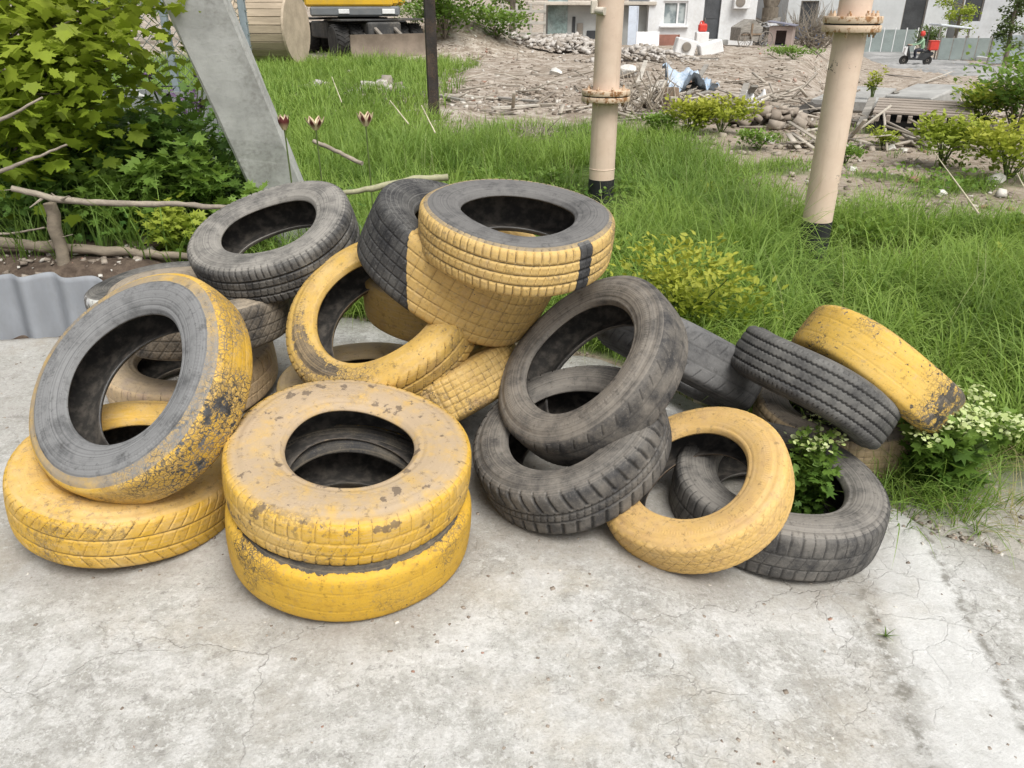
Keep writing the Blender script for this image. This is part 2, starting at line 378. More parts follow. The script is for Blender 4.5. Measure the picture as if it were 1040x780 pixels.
def ln(d, w): return np.clip(1.45-np.abs(d)/(w*.92), 0, 1)          # a groove of half width w around d = 0
def per(x): return np.abs((x+.5) % 1-.5)                       # distance to the nearest integer
def tread_pattern(kind, th, s, Rm, hw):
    "groove depth 0..1; th angle, s across the tread in metres from its middle, hw half width"
    q = s/hw; u = th/(2*np.pi); circ = 2*np.pi*Rm; g = 0
    lat = lambda N, sl, w, ph=0: ln(per(u*N+sl*q+ph)*circ/N, w)
    if kind == 'rib':            # three rings, sipes over the shoulders
        for c in (-.42, 0, .42): g = np.maximum(g, ln(s-c*hw, .0032))
        g = np.maximum(g, lat(78, 0, .0021)*(np.abs(q) > .50))
        g = np.maximum(g, .7*lat(78, .8, .0017, .3)*(np.abs(q) < .40)*(np.abs(q) > .06))
    elif kind == 'block':        # square blocks
        for c in (-.62, -.30, 0, .30, .62): g = np.maximum(g, .8*ln(s-c*hw, .0024))
        g = np.maximum(g, .8*lat(66, 0, .0024))
    elif kind == 'shoulder':     # fine lateral cuts, two faint rings
        for c in (-.2, .35): g = np.maximum(g, .7*ln(s-c*hw, .0022))
        g = np.maximum(g, .9*lat(62, 0, .0022)*(np.abs(q-.1) > .32)); g = np.maximum(g, .6*lat(62, .9, .0018, .5)*(np.abs(q-.1) < .38))
    elif kind == 'herring':      # rings and slanting cuts
        for c in (-.34, .30): g = np.maximum(g, ln(s-c*hw, .0030))
        g = np.maximum(g, lat(56, 1.5, .0023)*(q < -.40)); g = np.maximum(g, lat(56, -1.4, .0023)*(q > .36)); g = np.maximum(g, .7*lat(56, .9, .0018)*(np.abs(q) < .28))
    elif kind == 'zigzag':       # five ribs parted by zigzag grooves
        zz = .055*(2*per(u*105)-.5)
        for c in (-.58, -.2, .2, .58): g = np.maximum(g, ln(s-(c+zz)*hw, .0026))
        g = np.maximum(g, .6*lat(105, .2, .0016)*(np.abs(q) > .8))
    elif kind == 'lug':          # deep shoulder lugs (winter tread)
        for c in (-.15, .2): g = np.maximum(g, ln(s-c*hw, .0030))
        g = np.maximum(g, lat(44, .5, .0046)*(q > .30)); g = np.maximum(g, lat(44, -.5, .0046)*(q < -.30)); g = np.maximum(g, .7*lat(88, 1.2, .0018)*(np.abs(q) < .25))
    elif kind == 'net':          # diamonds
        for c in (-.45, 0.05, .5): g = np.maximum(g, .7*ln(s-c*hw, .0022))
        g = np.maximum(g, .75*lat(54, 1.8, .0022)); g = np.maximum(g, .5*lat(54, -1.8, .0020))
    elif kind == 'worn':         # almost smooth, short cuts left on the shoulders
        for c in (-.3, .3): g = np.maximum(g, .35*ln(s-c*hw, .0026))
        g = np.maximum(g, .8*lat(40, .7, .0022)*(np.abs(q) > .45)*(np.abs(q) < .9))
    elif kind == 'bald':
        for c in (-.38, .34): g = np.maximum(g, .45*ln(s-c*hw, .0020))
        g = np.maximum(g, .25*lat(50, .4, .0018)*(np.abs(q) > .6))
    return np.clip(g, 0, 1)+0*th

def tyre_material(name, yellow, faded, fade, dust, dust_amt, chip, crack, rubber=(.030,.030,.032), stain=.5, mud=0.0, jag=1.0, loc=(0, 0, 0)):
    t = NT(name); o = t.vadd(t.coord('Object'), loc)
    a = t.noise(o, 5.5, 6, .6); b = t.noise(o, 34, 8, .65); f = t.noise(o, 190, 6, .7); l = t.noise(t.vadd(o, (4, 1, 7)), 3.2, 4, .55); st = t.noise(t.vadd(o, (2, 9, 3)), 15, 8, .68)
    gr, pa, du, cl = t.attr('groove'), t.attr('paint'), t.attr('dust'), t.attr('chip')
    dm = t.math('ADD', t.math('MULTIPLY', t.mr(t.math('ADD', t.math('MULTIPLY', a, .5), t.math('MULTIPLY', st, .5)), .36, .66), dust_amt), t.math('MULTIPLY', du, t.mr(st, .25, .6, .45, 1)), clamp=True)
    r = t.mix(dm, rubber, dust)
    r = t.mix(t.math('MULTIPLY', t.mr(f, .5, .75), .35), r, tuple(min(1, x*1.35) for x in dust))
    r = t.mix(t.math('MULTIPLY', t.mr(b, .57, .7), .4), r, tuple(x*.55 for x in rubber))
    r = t.mix(t.math('MULTIPLY', gr, .8), r, tuple(x*.45+.002 for x in rubber))
    # scratches
    sc = t.noise(t.vmul(o, (1, 6, 22)), 9, 3, .6)
    r = t.mix(t.math('MULTIPLY', t.mr(sc, .66, .74), .30), r, (.26, .25, .235))
    rg1 = t.noise(t.n('ShaderNodeCombineXYZ', {0: t.math('MULTIPLY', t.attr('ring'), 70.0), 1: t.attr('ring')}), 3.0, 4, .65)
    rm = t.mr(t.attr('ring'), .05, .06); r = t.mix(t.math('MULTIPLY', t.math('MULTIPLY', t.mr(rg1, .50, .62), rm), .26), r, tuple(min(1, x*1.35) for x in dust)); r = t.mix(t.math('MULTIPLY', t.math('MULTIPLY', t.mr(rg1, .46, .36), rm), .36), r, tuple(x*.8 for x in rubber))
    # paint
    pm = t.math('ADD', pa, t.math('ADD', t.math('MULTIPLY', t.math('SUBTRACT', b, .5), 1.7*jag), t.math('MULTIPLY', t.math('SUBTRACT', st, .5), 1.2*jag)))
    pm = t.mr(pm, .44, .56)
    cv = t.math('ADD', t.math('ADD', t.math('MULTIPLY', b, .50), t.math('MULTIPLY', l, .50)), t.math('MULTIPLY', cl, .12))
    chipm = t.mr(cv, .715-.16*chip, .735-.16*chip)
    wv = t.n('ShaderNodeVectorMath', {0: t.vmul(t.noise(o, 25, 4, .6, out=1), (.03,.03,.03)), 1: o}, operation='ADD')
    e = t.vor(wv, 58, 'DISTANCE_TO_EDGE'); e2 = t.vor(t.vadd(wv, (1, 2, 3)), 120, 'DISTANCE_TO_EDGE')
    ckm = t.mr(t.math('ADD', l, t.math('MULTIPLY', cl, .2)), .62-.22*crack, .76-.22*crack)
    ck = t.math('MAXIMUM', t.math('MULTIPLY', t.mr(e, .075, .02), ckm), t.math('MULTIPLY', t.math('MULTIPLY', t.mr(e2, .09, .03), ckm), .6))
    fk = t.noise(t.vadd(o, (5, 5, 8)), 62, 6, .62); chipm = t.math('MAXIMUM', chipm, t.mr(t.math('ADD', t.math('ADD', t.math('MULTIPLY', fk, .72), t.math('MULTIPLY', l, .28)), t.math('MULTIPLY', cl, .07)), .665-.10*chip, .685-.10*chip))
    lost = t.math('MAXIMUM', chipm, t.math('MULTIPLY', ck, .9))
    lost = t.math('MAXIMUM', lost, t.math('MULTIPLY', t.mr(t.math('ADD', gr, t.math('MULTIPLY', t.math('SUBTRACT', b, .5), 1.1)), .50, 1.0), .72))
    vis = t.math('MULTIPLY', pm, t.math('SUBTRACT', 1.0, lost))
    p = t.mix(t.mr(a, .5-.45*fade-.18, .5-.45*fade+.26, 1, 0), tuple(yellow), tuple(faded))
    p = t.mix(t.math('MULTIPLY', t.mr(l, .35, .65), .45), p, tuple(yellow))
    bs = t.noise(t.vmul(o, (1, 1, 9)), 16, 5, .65); p = t.mix(t.math('MULTIPLY', t.mr(bs, .46, .66), .35), p, tuple(y*k for y, k in zip(faded, (.98, .98, 1.05)))); p = t.mix(t.math('MULTIPLY', t.mr(bs, .46, .32), .40), p, tuple(y*k for y, k in zip(yellow, (.72, .68, .8))))
    gm_ = t.noise(t.vadd(o, (6, 6, 2)), 70, 8, .72); p = t.mix(t.math('MULTIPLY', t.mr(gm_, .54, .66), .42), p, (.25, .185, .095)); p = t.mix(t.math('MULTIPLY', t.mr(t.math('ADD', t.math('MULTIPLY', gm_, .5), t.math('MULTIPLY', l, .5)), .555, .60), .5), p, (.17, .125, .07))
    p = t.mix(t.math('MULTIPLY', t.mr(st, .50, .70), stain), p, tuple(y*k for y, k in zip(yellow, (.50, .46, .9))))
    p = t.mix(t.math('MULTIPLY', t.mr(f, .48, .72), .30), p, tuple(y*.6 for y in faded))
    p = t.mix(t.math('MULTIPLY', du, t.mr(st, .28, .58, .35, .97)), p, dust)
    c = t.mix(vis, r, p)
    if mud: c = t.mix(t.math('MULTIPLY', t.mr(t.noise(t.vadd(o, (7, 3, 1)), 19, 7, .6), .655-.06*mud, .685-.06*mud), .75), c, (.105, .080, .062))
    ag = t.noise(t.vadd(o, (1, 1, 6)), 46, 9, .76); c = t.mix(t.math('MULTIPLY', t.mr(ag, .56, .66), .35), c, tuple(min(1, x*1.25) for x in dust)); c = t.mix(t.math('MULTIPLY', t.mr(ag, .44, .36), .40), c, (.02, .018, .016))
    h = t.math('ADD', t.math('ADD', t.math('MULTIPLY', vis, .5), t.math('MULTIPLY', t.math('MULTIPLY', rg1, rm), 1.0)), t.math('ADD', t.math('MULTIPLY', f, .5), t.math('MULTIPLY', b, .35)))
    rg = t.mix(vis, (.74,.74,.74), (.66,.66,.66))
    return t.set(c, rg, t.bump(h, .5, .0022), .32)

liner = NT('tyre_inner_rubber'); o = liner.coord('Object'); a = liner.noise(o, 30, 6, .6)
liner_m = liner.set(liner.mix(liner.mr(a, .4, .7), (.042,.039,.036), (.12,.105,.09)), .85, liner.bump(a, .3, .003), .25)

def smooth_ang(d): return (d+np.pi) % (2*np.pi)-np.pi
def make_tyre(c, n, Rm, Wd, hr, label, pattern, paint, mat, depth=.006, nth=560, dustf=None, chipf=None, seed=0, shoulder=.905, sq=.45):
    root = empty('car_tyre', c, label, 'tyre', 'old car tyres dumped in the heap')
    q = Vector(n).to_track_quat('Z', 'Y'); root.rotation_mode = 'QUATERNION'; root.rotation_quaternion = q
    M = np.array(q.to_matrix()); k = (.86-hr)/(.86-.575)
    fr = lambda r: hr+(r-.575)*k if r < .86 else r
    side = [(fr(.575), .315), (fr(.578), .35), (fr(.59), .385), (fr(.63), .43), (fr(.70), .482), (fr(.78), .5), (.86, .478+.016*sq), (.915, .438+.045*sq), (.952, .40+.072*sq)]
    top = [(.952, .40+.072*sq), (.976, .362+.072*sq), (.989, .31+.06*sq), (.996, .2+.03*sq), (1.0, 0)]
    inn = [(fr(.575), .315), (fr(.60), .335), (fr(.70), .415), (.80, .43), (.88, .39), (.925, .31), (.945, .16), (.948, 0)]
    def full(P): P = np.array(P)*[Rm, Wd]; return P
    t_half = resample(catmull(full(top), 14), .0030); tread = np.vstack([t_half, (t_half*[1, -1])[-2::-1]])
    s_f = resample(catmull(full(side), 10), .0045); i_f = resample(catmull(full(inn), 8), .010); inner = np.vstack([i_f, (i_f*[1, -1])[-2::-1]])
    th = np.arange(nth)*2*np.pi/nth
    srng = np.random.default_rng(seed+3); ph = srng.uniform(0, 6.28, 4)
    def grid(prof, kind):
        L = np.concatenate([[0], np.cumsum(np.linalg.norm(np.diff(prof, axis=0), axis=1))]); m = len(prof)
        T, S = np.meshgrid(th, L, indexing='xy'); r = np.repeat(prof[:, :1], nth, 1); x = np.repeat(prof[:, 1:], nth, 1)
        gro = np.zeros_like(r)
        d = np.gradient(prof, axis=0); d /= np.linalg.norm(d, axis=1)[:, None]; nrm = np.stack([-d[:, 1], d[:, 0]], 1)
        mid = prof.mean(0) if kind != 'tread' else None
        # outward = away from the middle of the tyre section
        sec = np.array([.77*Rm, 0]); sgn = np.sign(((prof-sec)*nrm).sum(1)); sgn[sgn == 0] = 1; nrm *= sgn[:, None]
        disp = np.zeros_like(r)
        if kind == 'tread':
            s = S-L[-1]/2; hw = L[-1]/2; gro = tread_pattern(pattern, T, s, Rm, hw)
            fadew = np.clip((hw-np.abs(s))/.004, 0, 1); gro = gro*fadew; disp = -depth*gro
        elif kind == 'side':
            rr = r/Rm; b0 = fr(.60)
            for rc, w, a in ((fr(.615), .013, .0034), (fr(.665), .010, .0016), (.80, .009, .0010), (.845, .010, .0014), (.888, .011, -.0016), (.926, .010, .0014)): disp += a*np.clip(1.5-np.abs(rr-rc)/w, 0, 1)
            if pattern in ('rib', 'shoulder', 'lug', 'block'):
                N = {'rib': 78, 'shoulder': 62, 'lug': 44, 'block': 66}[pattern]
                gg = ln(per(T/(2*np.pi)*N+(.5 if pattern == 'lug' else 0))*2*np.pi*Rm/N, .0022)*(rr > shoulder)*sm(rr, shoulder-.005, shoulder+.025); gro = np.maximum(gro, gg); disp -= .7*depth*gg
            disp += .0006*np.sin(T*180)*((rr > .79) & (rr < .83))
        r = r+nrm[:, :1]*disp; x = x+nrm[:, 1:]*disp
        wob = 1+.010*np.cos(2*T+ph[0])+.005*np.cos(3*T+ph[1])+.002*np.cos(7*T+ph[3]); x = x+.006*np.cos(2*T+ph[2])+.003*np.cos(3*T+ph[3])
        r = r*wob
        P = np.stack([r*np.cos(T), r*np.sin(T), x], -1)
        return P, T, gro
    def normals(P):
        du = np.roll(P, -1, 1)-np.roll(P, 1, 1); dv = np.gradient(P, axis=0); nn = np.cross(du, dv); nn /= np.linalg.norm(nn, axis=-1, keepdims=True)+1e-12; return nn
    def quads(m, flip):
        i = np.arange(m*nth).reshape(m, nth); a, b_ = i[:-1], np.roll(i, -1, 1)[:-1]; c_, d_ = np.roll(i, -1, 1)[1:], i[1:]
        Qd = np.stack([a.ravel(), b_.ravel(), c_.ravel(), d_.ravel()], 1); return Qd[:, ::-1] if flip else Qd
    sf = s_f; sb = s_f*[1, -1]
    tg, tT, tgro = grid(tread, 'tread'); fg, fT, fgro = grid(sf, 'side'); bg_, bT, bgro = grid(sb, 'side'); ig, iT, _ = grid(inner, 'in')
    # one closed skin for the normals: front side -> tread -> back side -> inside
    allP = np.concatenate([fg[:-1], tg, bg_[::-1][1:], ig[::-1][1:-1]], 0)
    Pw = np.concatenate([allP[-2:], allP, allP[:2]], 0); NN = normals(Pw)[2:-2]
    cen = np.stack([.77*Rm*np.cos(th), .77*Rm*np.sin(th), 0*th], -1)
    a0, a1, a2 = len(fg)-1, len(fg)-1+len(tg), len(fg)-1+len(tg)+len(bg_)-1
    if ((NN[a0+len(tg)//2]*tg[len(tg)//2]).sum(-1)).mean() < 0: NN = -NN
    parts = [('tread', tg, tT, tgro, NN[a0:a1], mat), ('sidewall', fg, fT, fgro, np.concatenate([NN[:a0], NN[a0:a0+1]]), mat),
             ('sidewall', bg_, bT, bgro, np.concatenate([NN[a1-1:a2]])[::-1], mat),
             ('inner_liner', ig, iT, None, np.concatenate([NN[:1], NN[a2:][::-1], NN[a2-1:a2]]), liner_m)]
    Cw = np.array(c)
    for nm, P, T, gro, nn, mt in parts:
        m = P.shape[0]; V = P.reshape(-1, 3); wpos = V @ M.T+Cw
        Qd = quads(m, False); v0, v1, v2 = V[Qd[:, 0]], V[Qd[:, 1]], V[Qd[:, 2]]
        if (np.cross(v1-v0, v2-v0)*nn.reshape(-1, 3)[Qd[:, 0]]).sum(1).mean() < 0: Qd = Qd[:, ::-1]
        at = None
        if gro is not None:
            rad = np.hypot(V[:, 0], V[:, 1])/Rm; ang = T.ravel(); zz = V[:, 2]
            info = dict(part=nm, front=zz > 0, rad=rad, ang=ang, w=wpos, z=zz/Wd, rel=wpos-Cw)
            at = {'ring': rad*Rm if nm == 'sidewall' else 0*rad, 'groove': gro.ravel(), 'paint': np.where((info['part'] == 'sidewall') & ~info['front'], np.minimum(paint(info)*np.ones(len(V)), -1.2+3*sm(rad, hr+.04, hr+.12)), paint(info)*np.ones(len(V))), 'dust': (dustf(info)*np.ones(len(V)) if dustf else np.zeros(len(V))), 'chip': (chipf(info)*np.ones(len(V)) if chipf else np.zeros(len(V)))}
        mesh_np(nm, V, [Qd], mt, root, at, True, normals=nn.reshape(-1, 3))
    return root

# where the paint is: 1.6 = painted, -1 = bare rubber, with a soft step where brush strokes end
ALL = lambda i: np.full(len(i['rad']), 1.9)
NONE = lambda i: np.full(len(i['rad']), -1.5)
def face_bare(rlim, soft=.03):      # the sidewall towards us is bare inside radius rlim
    return lambda i: np.where(i['front'], -1.2+3.0*sm(i['rad'], rlim-soft, rlim+soft), 1.9)
def both_bare(rlim, soft=.03): return lambda i: -1.2+3.0*sm(i['rad'], rlim-soft, rlim+soft)
def up_dust(a=.6, lo=.2): return lambda i: a*(i['part'] == 'sidewall')*i['front']+lo*sm(i['rel'][:, 2], 0, .15)
def waz(i): return np.arctan2(i['rel'][:, 1], i['rel'][:, 0])
YL2 = (.58, .345, .034); YEL = (.54, .325, .052); PALE = (.60, .43, .20); TAN = (.54, .40, .24); ORNG = (.66, .40, .135)
DG = (.25, .235, .212); DB = (.30, .25, .19); DN = (.20, .193, .18)

def _m(k, *a, **b): return tyre_material('tyre_surface_'+k, *a, loc=tuple(rng.uniform(-9, 9, 3)), **b)
TY = dict(
 leaning_left=dict(sq=.12, c=(-.9977,1.8648,.4213), n=(-.3452,-.5887,.7309), Rm=.324, Wd=.1607, hr=.586, pattern='bald', paint=face_bare(.865, .022), depth=.003, nth=640,
   label='yellow tyre with grey near sidewall, leaning upright at the left on a flat yellow tyre', mat=_m('a', YL2, PALE, .36, (.19,.19,.19), .75, .15, .65), dustf=lambda i: .75*(i['part']=='sidewall')*i['front'], chipf=lambda i: sm(i['rel'][:,0], .05, .2)*(1-sm(i['rel'][:,2], .0, .12))),
 flat_left=dict(c=(-1.0901,1.8649,.1254), n=(.1637,-.0458,.9854), Rm=.3094, Wd=.1714, hr=.582, pattern='herring', paint=ALL, depth=.003, nth=640,
   label='all yellow tyre lying flat on the concrete at the far left, under the leaning tyre', mat=_m('b', YL2, PALE, .34, TAN, .4, .05, .25), dustf=lambda i: .35*(i['part']=='sidewall')*i['front']),
 stack_top=dict(c=(-.4244,1.7278,.2617), n=(.1165,-.0936,.9888), Rm=.3206, Wd=.1431, hr=.514, pattern='shoulder', paint=ALL, depth=.0035, nth=640,
   label='upper tyre of the front pair, yellow with a dusty brown top sidewall', mat=_m('c', YL2, PALE, .30, (.40,.305,.205), .5, .22, .2, mud=.9), dustf=lambda i: 1.0*(i['part']=='sidewall')*i['front']*(1-.8*sm(i['rad'], .88, .97))),
 stack_bottom=dict(c=(-.4309,1.7012,.1165), n=(.1045,-.0971,.9898), Rm=.3174, Wd=.1705, hr=.596, pattern='bald', paint=lambda i: np.where(i['part']=='tread', 1.9, np.where(i['front'], -1.2+3.0*sm(i['rad'], .86, .975), 1.9)), depth=.002, nth=640,
   label='lower tyre of the front pair, yellow with a bare dark shoulder, flat on concrete', mat=_m('d', YL2, (.58,.36,.06), .30, (.20,.165,.115), .6, .30, .6, jag=2.3)),
 black_back_left=dict(c=(-0.8461,2.7074,0.5812), n=(-.19,-.30,.935), Rm=.297, Wd=.162, hr=.579, pattern='rib', paint=NONE, depth=.006,
   label='black ribbed tyre tilted on top of the heap at back left, grass seen through it', mat=_m('e', YEL, PALE, .5, DG, .72, 0, 0, stain=.3), dustf=lambda i: .55*(i['part']=='sidewall')*i['front']),
 grey_under=dict(c=(-1.0971,2.5875,0.3688), n=(.03,.02,.999), Rm=.3079, Wd=.1725, hr=.589, pattern='net', paint=NONE, depth=.003, nth=400,
   label='dusty brown grey tyre lying flat right under the tilted black ribbed tyre', mat=_m('f', YEL, PALE, .5, DB, .85, 0, 0), dustf=up_dust(.5)),
 tan_bottom_left=dict(c=(-1.1984,2.6249,.101), n=(-.0276,-.0605,.9978), Rm=.3036, Wd=.1719, hr=.593, pattern='shoulder', paint=ALL, depth=.0045, nth=400,
   label='faded tan ground tyre seen through the leaning tyre with grey sidewall at left', mat=_m('g', TAN, (.48,.35,.21), .6, DB, .5, .2, .2), dustf=up_dust(.5, .3)),
 white_edged=dict(c=(-1.3925,2.9722,.2721), n=(-.1045,.0707,.992), Rm=.3083, Wd=.1721, hr=.585, pattern='net', paint=lambda i: -1.0+2.6*(np.sin(i['ang']*2+1)*.25+.45)*(i['part']=='tread'), depth=.003, nth=400,
   label='dark tyre with flaking whitish paint on its edge, beside the corrugated sheet', mat=_m('h', (.55,.55,.50), (.6,.6,.55), .5, DG, .6, .6, .3)),
 yellow_open=dict(sq=.12, c=(-.4142,2.3374,.4247), n=(-.2416,-.5036,.8294), Rm=.3213, Wd=.1726, hr=.644, pattern='herring', paint=ALL, depth=.006,
   label='yellow tyre mid heap with black flaked patches round its large dark opening', mat=_m('i', (.54,.34,.07), PALE, .5, (.36,.26,.14), .4, .45, .35), dustf=lambda i: .2+0*i['rad'], chipf=lambda i: 1.6*(i['part']=='sidewall')*i['front']*sm(i['rad'], .70, .76)*(1-sm(i['rad'], .86, .93))*np.exp(-(smooth_ang(waz(i)+2.6)/.75)**2)),
 tan_inside=dict(c=(-.2331,2.7019,.382), n=(.0322,-.0339,.9989), Rm=.3097, Wd=.1719, hr=.585, pattern='bald', paint=ALL, depth=.003, nth=360,
   label='faded brownish tyre seen inside the heap through the flaked yellow opening', mat=_m('j', (.50,.33,.10), TAN, .5, DB, .4, .25, .3), dustf=up_dust(.4, .2)),
 tan_ground=dict(c=(-.5239,2.4614,.086), n=(0,0,1), Rm=.308, Wd=.172, hr=.585, pattern='net', paint=ALL, depth=.003, nth=360,
   label='dull yellow tyre on the ground right behind the front pair', mat=_m('k', (.44,.31,.12), TAN, .5, DB, .4, .25, .3), dustf=up_dust(.4, .3)),
 half_black=dict(shoulder=.80, sq=1.0, c=(-.1710,2.4645,.5877), n=(.46,-.12,.88), Rm=.325, Wd=.225, hr=.592, pattern='block', paint=lambda i: -1.3+3.2*sm(waz(i), R(-118), R(-114))*(1-sm(waz(i), R(60), R(64))), depth=.0042,
   label='half black half yellow tyre, tilted below the topmost tyre of the heap', mat=_m('l', (.54,.36,.12), PALE, .55, DN, .5, .05, .1, rubber=(.024,.024,.026), stain=.25)),
 topmost=dict(c=(0.013,2.2669,0.7322), n=(.0879,-.1116,.9899), Rm=.2926, Wd=.1556, hr=.577, pattern='rib', paint=lambda i: np.where((i['part']=='tread') | (i['rad'] > .925) | ~i['front'], -1.3+3.2*sm(np.abs(smooth_ang(waz(i)+R(50))), R(3.2), R(5.2)), -1.3+3.0*sm(i['rad'], .885, .925)), depth=.0055, nth=640,
   label='topmost tyre, pale yellow tread with a black stripe and grey top sidewall', mat=_m('m', (.56,.38,.135), PALE, .6, (.145,.14,.135), .7, .1, .1, stain=.2), dustf=lambda i: .75*(i['part']=='sidewall')*i['front']),
 black_leaning=dict(sq=.12, c=(.2314,2.0876,.3695), n=(-.6123,-.2761,.7408), Rm=.3042, Wd=.1585, hr=.627, pattern='worn', paint=NONE, depth=.003, nth=640,
   label='large worn black tyre leaning steeply in the middle with an open face towards us', mat=_m('n', YEL, PALE, .5, (.205,.182,.155), .9, 0, 0), dustf=lambda i: .55*(i['part']=='sidewall')*i['front']*(1-.5*sm(i['rad'], .85, .95))),
 black_lugged=dict(c=(.1728,1.9768,.176), n=(-.3542,-.1466,.9236), Rm=.2943, Wd=.1739, hr=.592, pattern='lug', paint=NONE, depth=.006,
   label='black tyre with lugged tread lying on concrete under the large leaning black tyre', mat=_m('o', YEL, PALE, .5, (.19,.172,.15), .85, 0, 0), dustf=lambda i: .3*(i['part']=='sidewall')*i['front']),
 yellow_tilted=dict(c=(-.215,2.34,.165), n=(-.45,.30,.84), Rm=.276, Wd=.158, hr=.588, pattern='block', paint=ALL, depth=.0045,
   label='yellow blocky tyre wedged between the front pair and the large leaning black tyre', mat=_m('p', (.52,.34,.10), PALE, .45, (.3,.23,.14), .4, .3, .3)),
 black_behind=dict(sq=.12, c=(.585,2.47,.236), n=(-.47,-.358,-.807), Rm=.303, Wd=.181, hr=.588, pattern='worn', paint=NONE, depth=.002,
   label='smooth bulging black tyre lying behind the large leaning one, its flank scratched white', mat=_m('q', YEL, PALE, .5, (.15,.147,.145), .75, 0, 0, rubber=(.032,.032,.034)), dustf=lambda i: .25+0*i['rad']),
 black_zigzag=dict(c=(.9416,2.1733,.2671), n=(-.5135,-.2256,-.8279), Rm=.2669, Wd=.1546, hr=.585, pattern='zigzag', paint=NONE, depth=.0055, nth=640,
   label='black tyre with five zigzag ribs tilted edge up, beside the chipped yellow tyre', mat=_m('r', YEL, PALE, .5, (.155,.15,.14), .75, 0, 0, rubber=(.022,.022,.024)), dustf=lambda i: .2+0*i['rad']),
 yellow_chipped=dict(c=(1.1575,2.2327,.2882), n=(-.5802,-.2634,-.7707), Rm=.2646, Wd=.1707, hr=.585, pattern='bald', paint=ALL, depth=.0022, nth=640,
   label='rightmost yellow tyre, tilted edge up in the grass with clusters of chipped paint', mat=_m('s', (.62,.39,.07), (.64,.44,.15), .35, (.30,.25,.19), .5, .55, .35, stain=.2), chipf=lambda i: .40+.32*sm(i['rel'][:,0], -.06, .08)*(1-.8*sm(i['rel'][:,0], .17, .24))),
 tan_low=dict(c=(1.1453,2.394,.0129), n=(0,0,1), Rm=.2785, Wd=.1657, hr=.585, pattern='block', paint=both_bare(.93, .03), depth=.0045, nth=480,
   label='dusty tan tyre flat on the ground beneath the two edge up tyres at the right', mat=_m('t', TAN, (.50,.40,.25), .5, (.24,.205,.165), .75, .3, .2), dustf=up_dust(.8, .25)),
 orange_ring=dict(sq=.12, c=(.5119,1.8128,.1337), n=(-.4034,-.168,.8995), Rm=.2662, Wd=.1329, hr=.588, pattern='net', paint=ALL, depth=.0026, nth=640,
   label='small pale orange yellow tyre leaning in front at the right on a flat black tyre', mat=_m('u', (.58,.375,.12), (.62,.44,.22), .6, (.46,.30,.16), .3, .08, .25, stain=.35), dustf=lambda i: .30*(i['part']=='sidewall')*i['front']),
 black_flat_right=dict(c=(.7862,1.9138,.032), n=(.0624,-.0447,.9971), Rm=.3089, Wd=.1677, hr=.585, pattern='shoulder', paint=NONE, depth=.0035, nth=640,
   label='black tyre lying flat front right with a small flowering weed growing in its hole', mat=_m('v', YEL, PALE, .5, (.205,.19,.17), .85, 0, 0), dustf=lambda i: .55*(i['part']=='sidewall')*i['front']),
)
for k_, kw in enumerate(TY.values()): make_tyre(seed=k_*7, **kw)
# ------------------------------------------------------------------ foliage helpers
def leaf_mat(name, dark, light, tip=None, trans=.35, rough=.55, patch=0.0):
    t = NT(name); r = t.attr('rnd'); hh = t.attr('hgt')
    c = t.mix(r, dark, light)
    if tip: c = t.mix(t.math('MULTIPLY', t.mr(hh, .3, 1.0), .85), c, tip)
    c = t.mix(t.math('MULTIPLY', t.mr(hh, .45, 0.0), .55), c, tuple(x*.35 for x in dark))   # darker towards the low end of the height value
    if patch:
        ps = t.n('ShaderNodeNewGeometry'); pn = t.noise(ps, 1.1, 4, .6); pn2 = t.noise(t.vadd(ps, (5, 2, 0)), .55, 3, .5)
        c = t.mix(t.math('MULTIPLY', t.mr(pn, .40, .68), patch), c, (.29, .40, .09)); c = t.mix(t.math('MULTIPLY', t.mr(pn, .50, .34), patch), c, tuple(x*.55 for x in dark)); c = t.mix(t.math('MULTIPLY', t.mr(pn2, .5, .7), patch*.6), c, (.17, .30, .09))
    t.set(c, rough, None, .25)
    tr = t.n('ShaderNodeBsdfTranslucent', {'Color': t.mix(.35, c, (.30,.42,.05))})
    mx = t.n('ShaderNodeMixShader', {0: trans, 1: t.b.outputs[0], 2: tr}); t.t.links.new(mx, t.out.inputs[0])
    return t.m

def blades(base, az, lean, L, wd, curl, rnd, seg=4):
    "arching grass blades: one ribbon each"
    n = len(L); ts = np.linspace(0, 1, seg+1)
    V = []; H = []
    hd = np.stack([np.cos(az), np.sin(az), 0*az], 1); sdv = np.stack([-np.sin(az), np.cos(az), 0*az], 1)
    tw = rng.uniform(-.9, .9, n)
    sdv = sdv*np.cos(tw)[:, None]+np.array([0, 0, 1])*np.sin(tw)[:, None]*.5
    p = base.copy(); ang = lean.copy(); st = L/seg; rows = []
    for k in range(seg+1):
        w = wd*(1-ts[k])**.7*.5*(1 if k else .8)
        if k < seg: rows.append((p-sdv*w[:, None], p+sdv*w[:, None]))
        else: rows.append((p,))
        d = hd*np.sin(ang)[:, None]+np.array([0, 0, 1.])*np.cos(ang)[:, None]
        p = p+d*st[:, None]; ang = ang+curl/seg*(1+.8*k/seg)
    VV = np.stack([a for r_ in rows for a in r_], 1); m = 2*seg+1
    V = VV.reshape(-1, 3); off = np.arange(n)[:, None]*m
    Qf = []
    for k in range(seg-1): Qf.append(off+np.array([[2*k, 2*k+1, 2*k+3, 2*k+2]]))
    Tf = off+np.array([[2*seg-2, 2*seg-1, 2*seg]])
    hg = np.repeat(np.concatenate([np.repeat(ts[:-1], 2), [1]])[None], n, 0).ravel()
    return V, [np.concatenate(Qf), Tf], np.repeat(rnd, m), hg

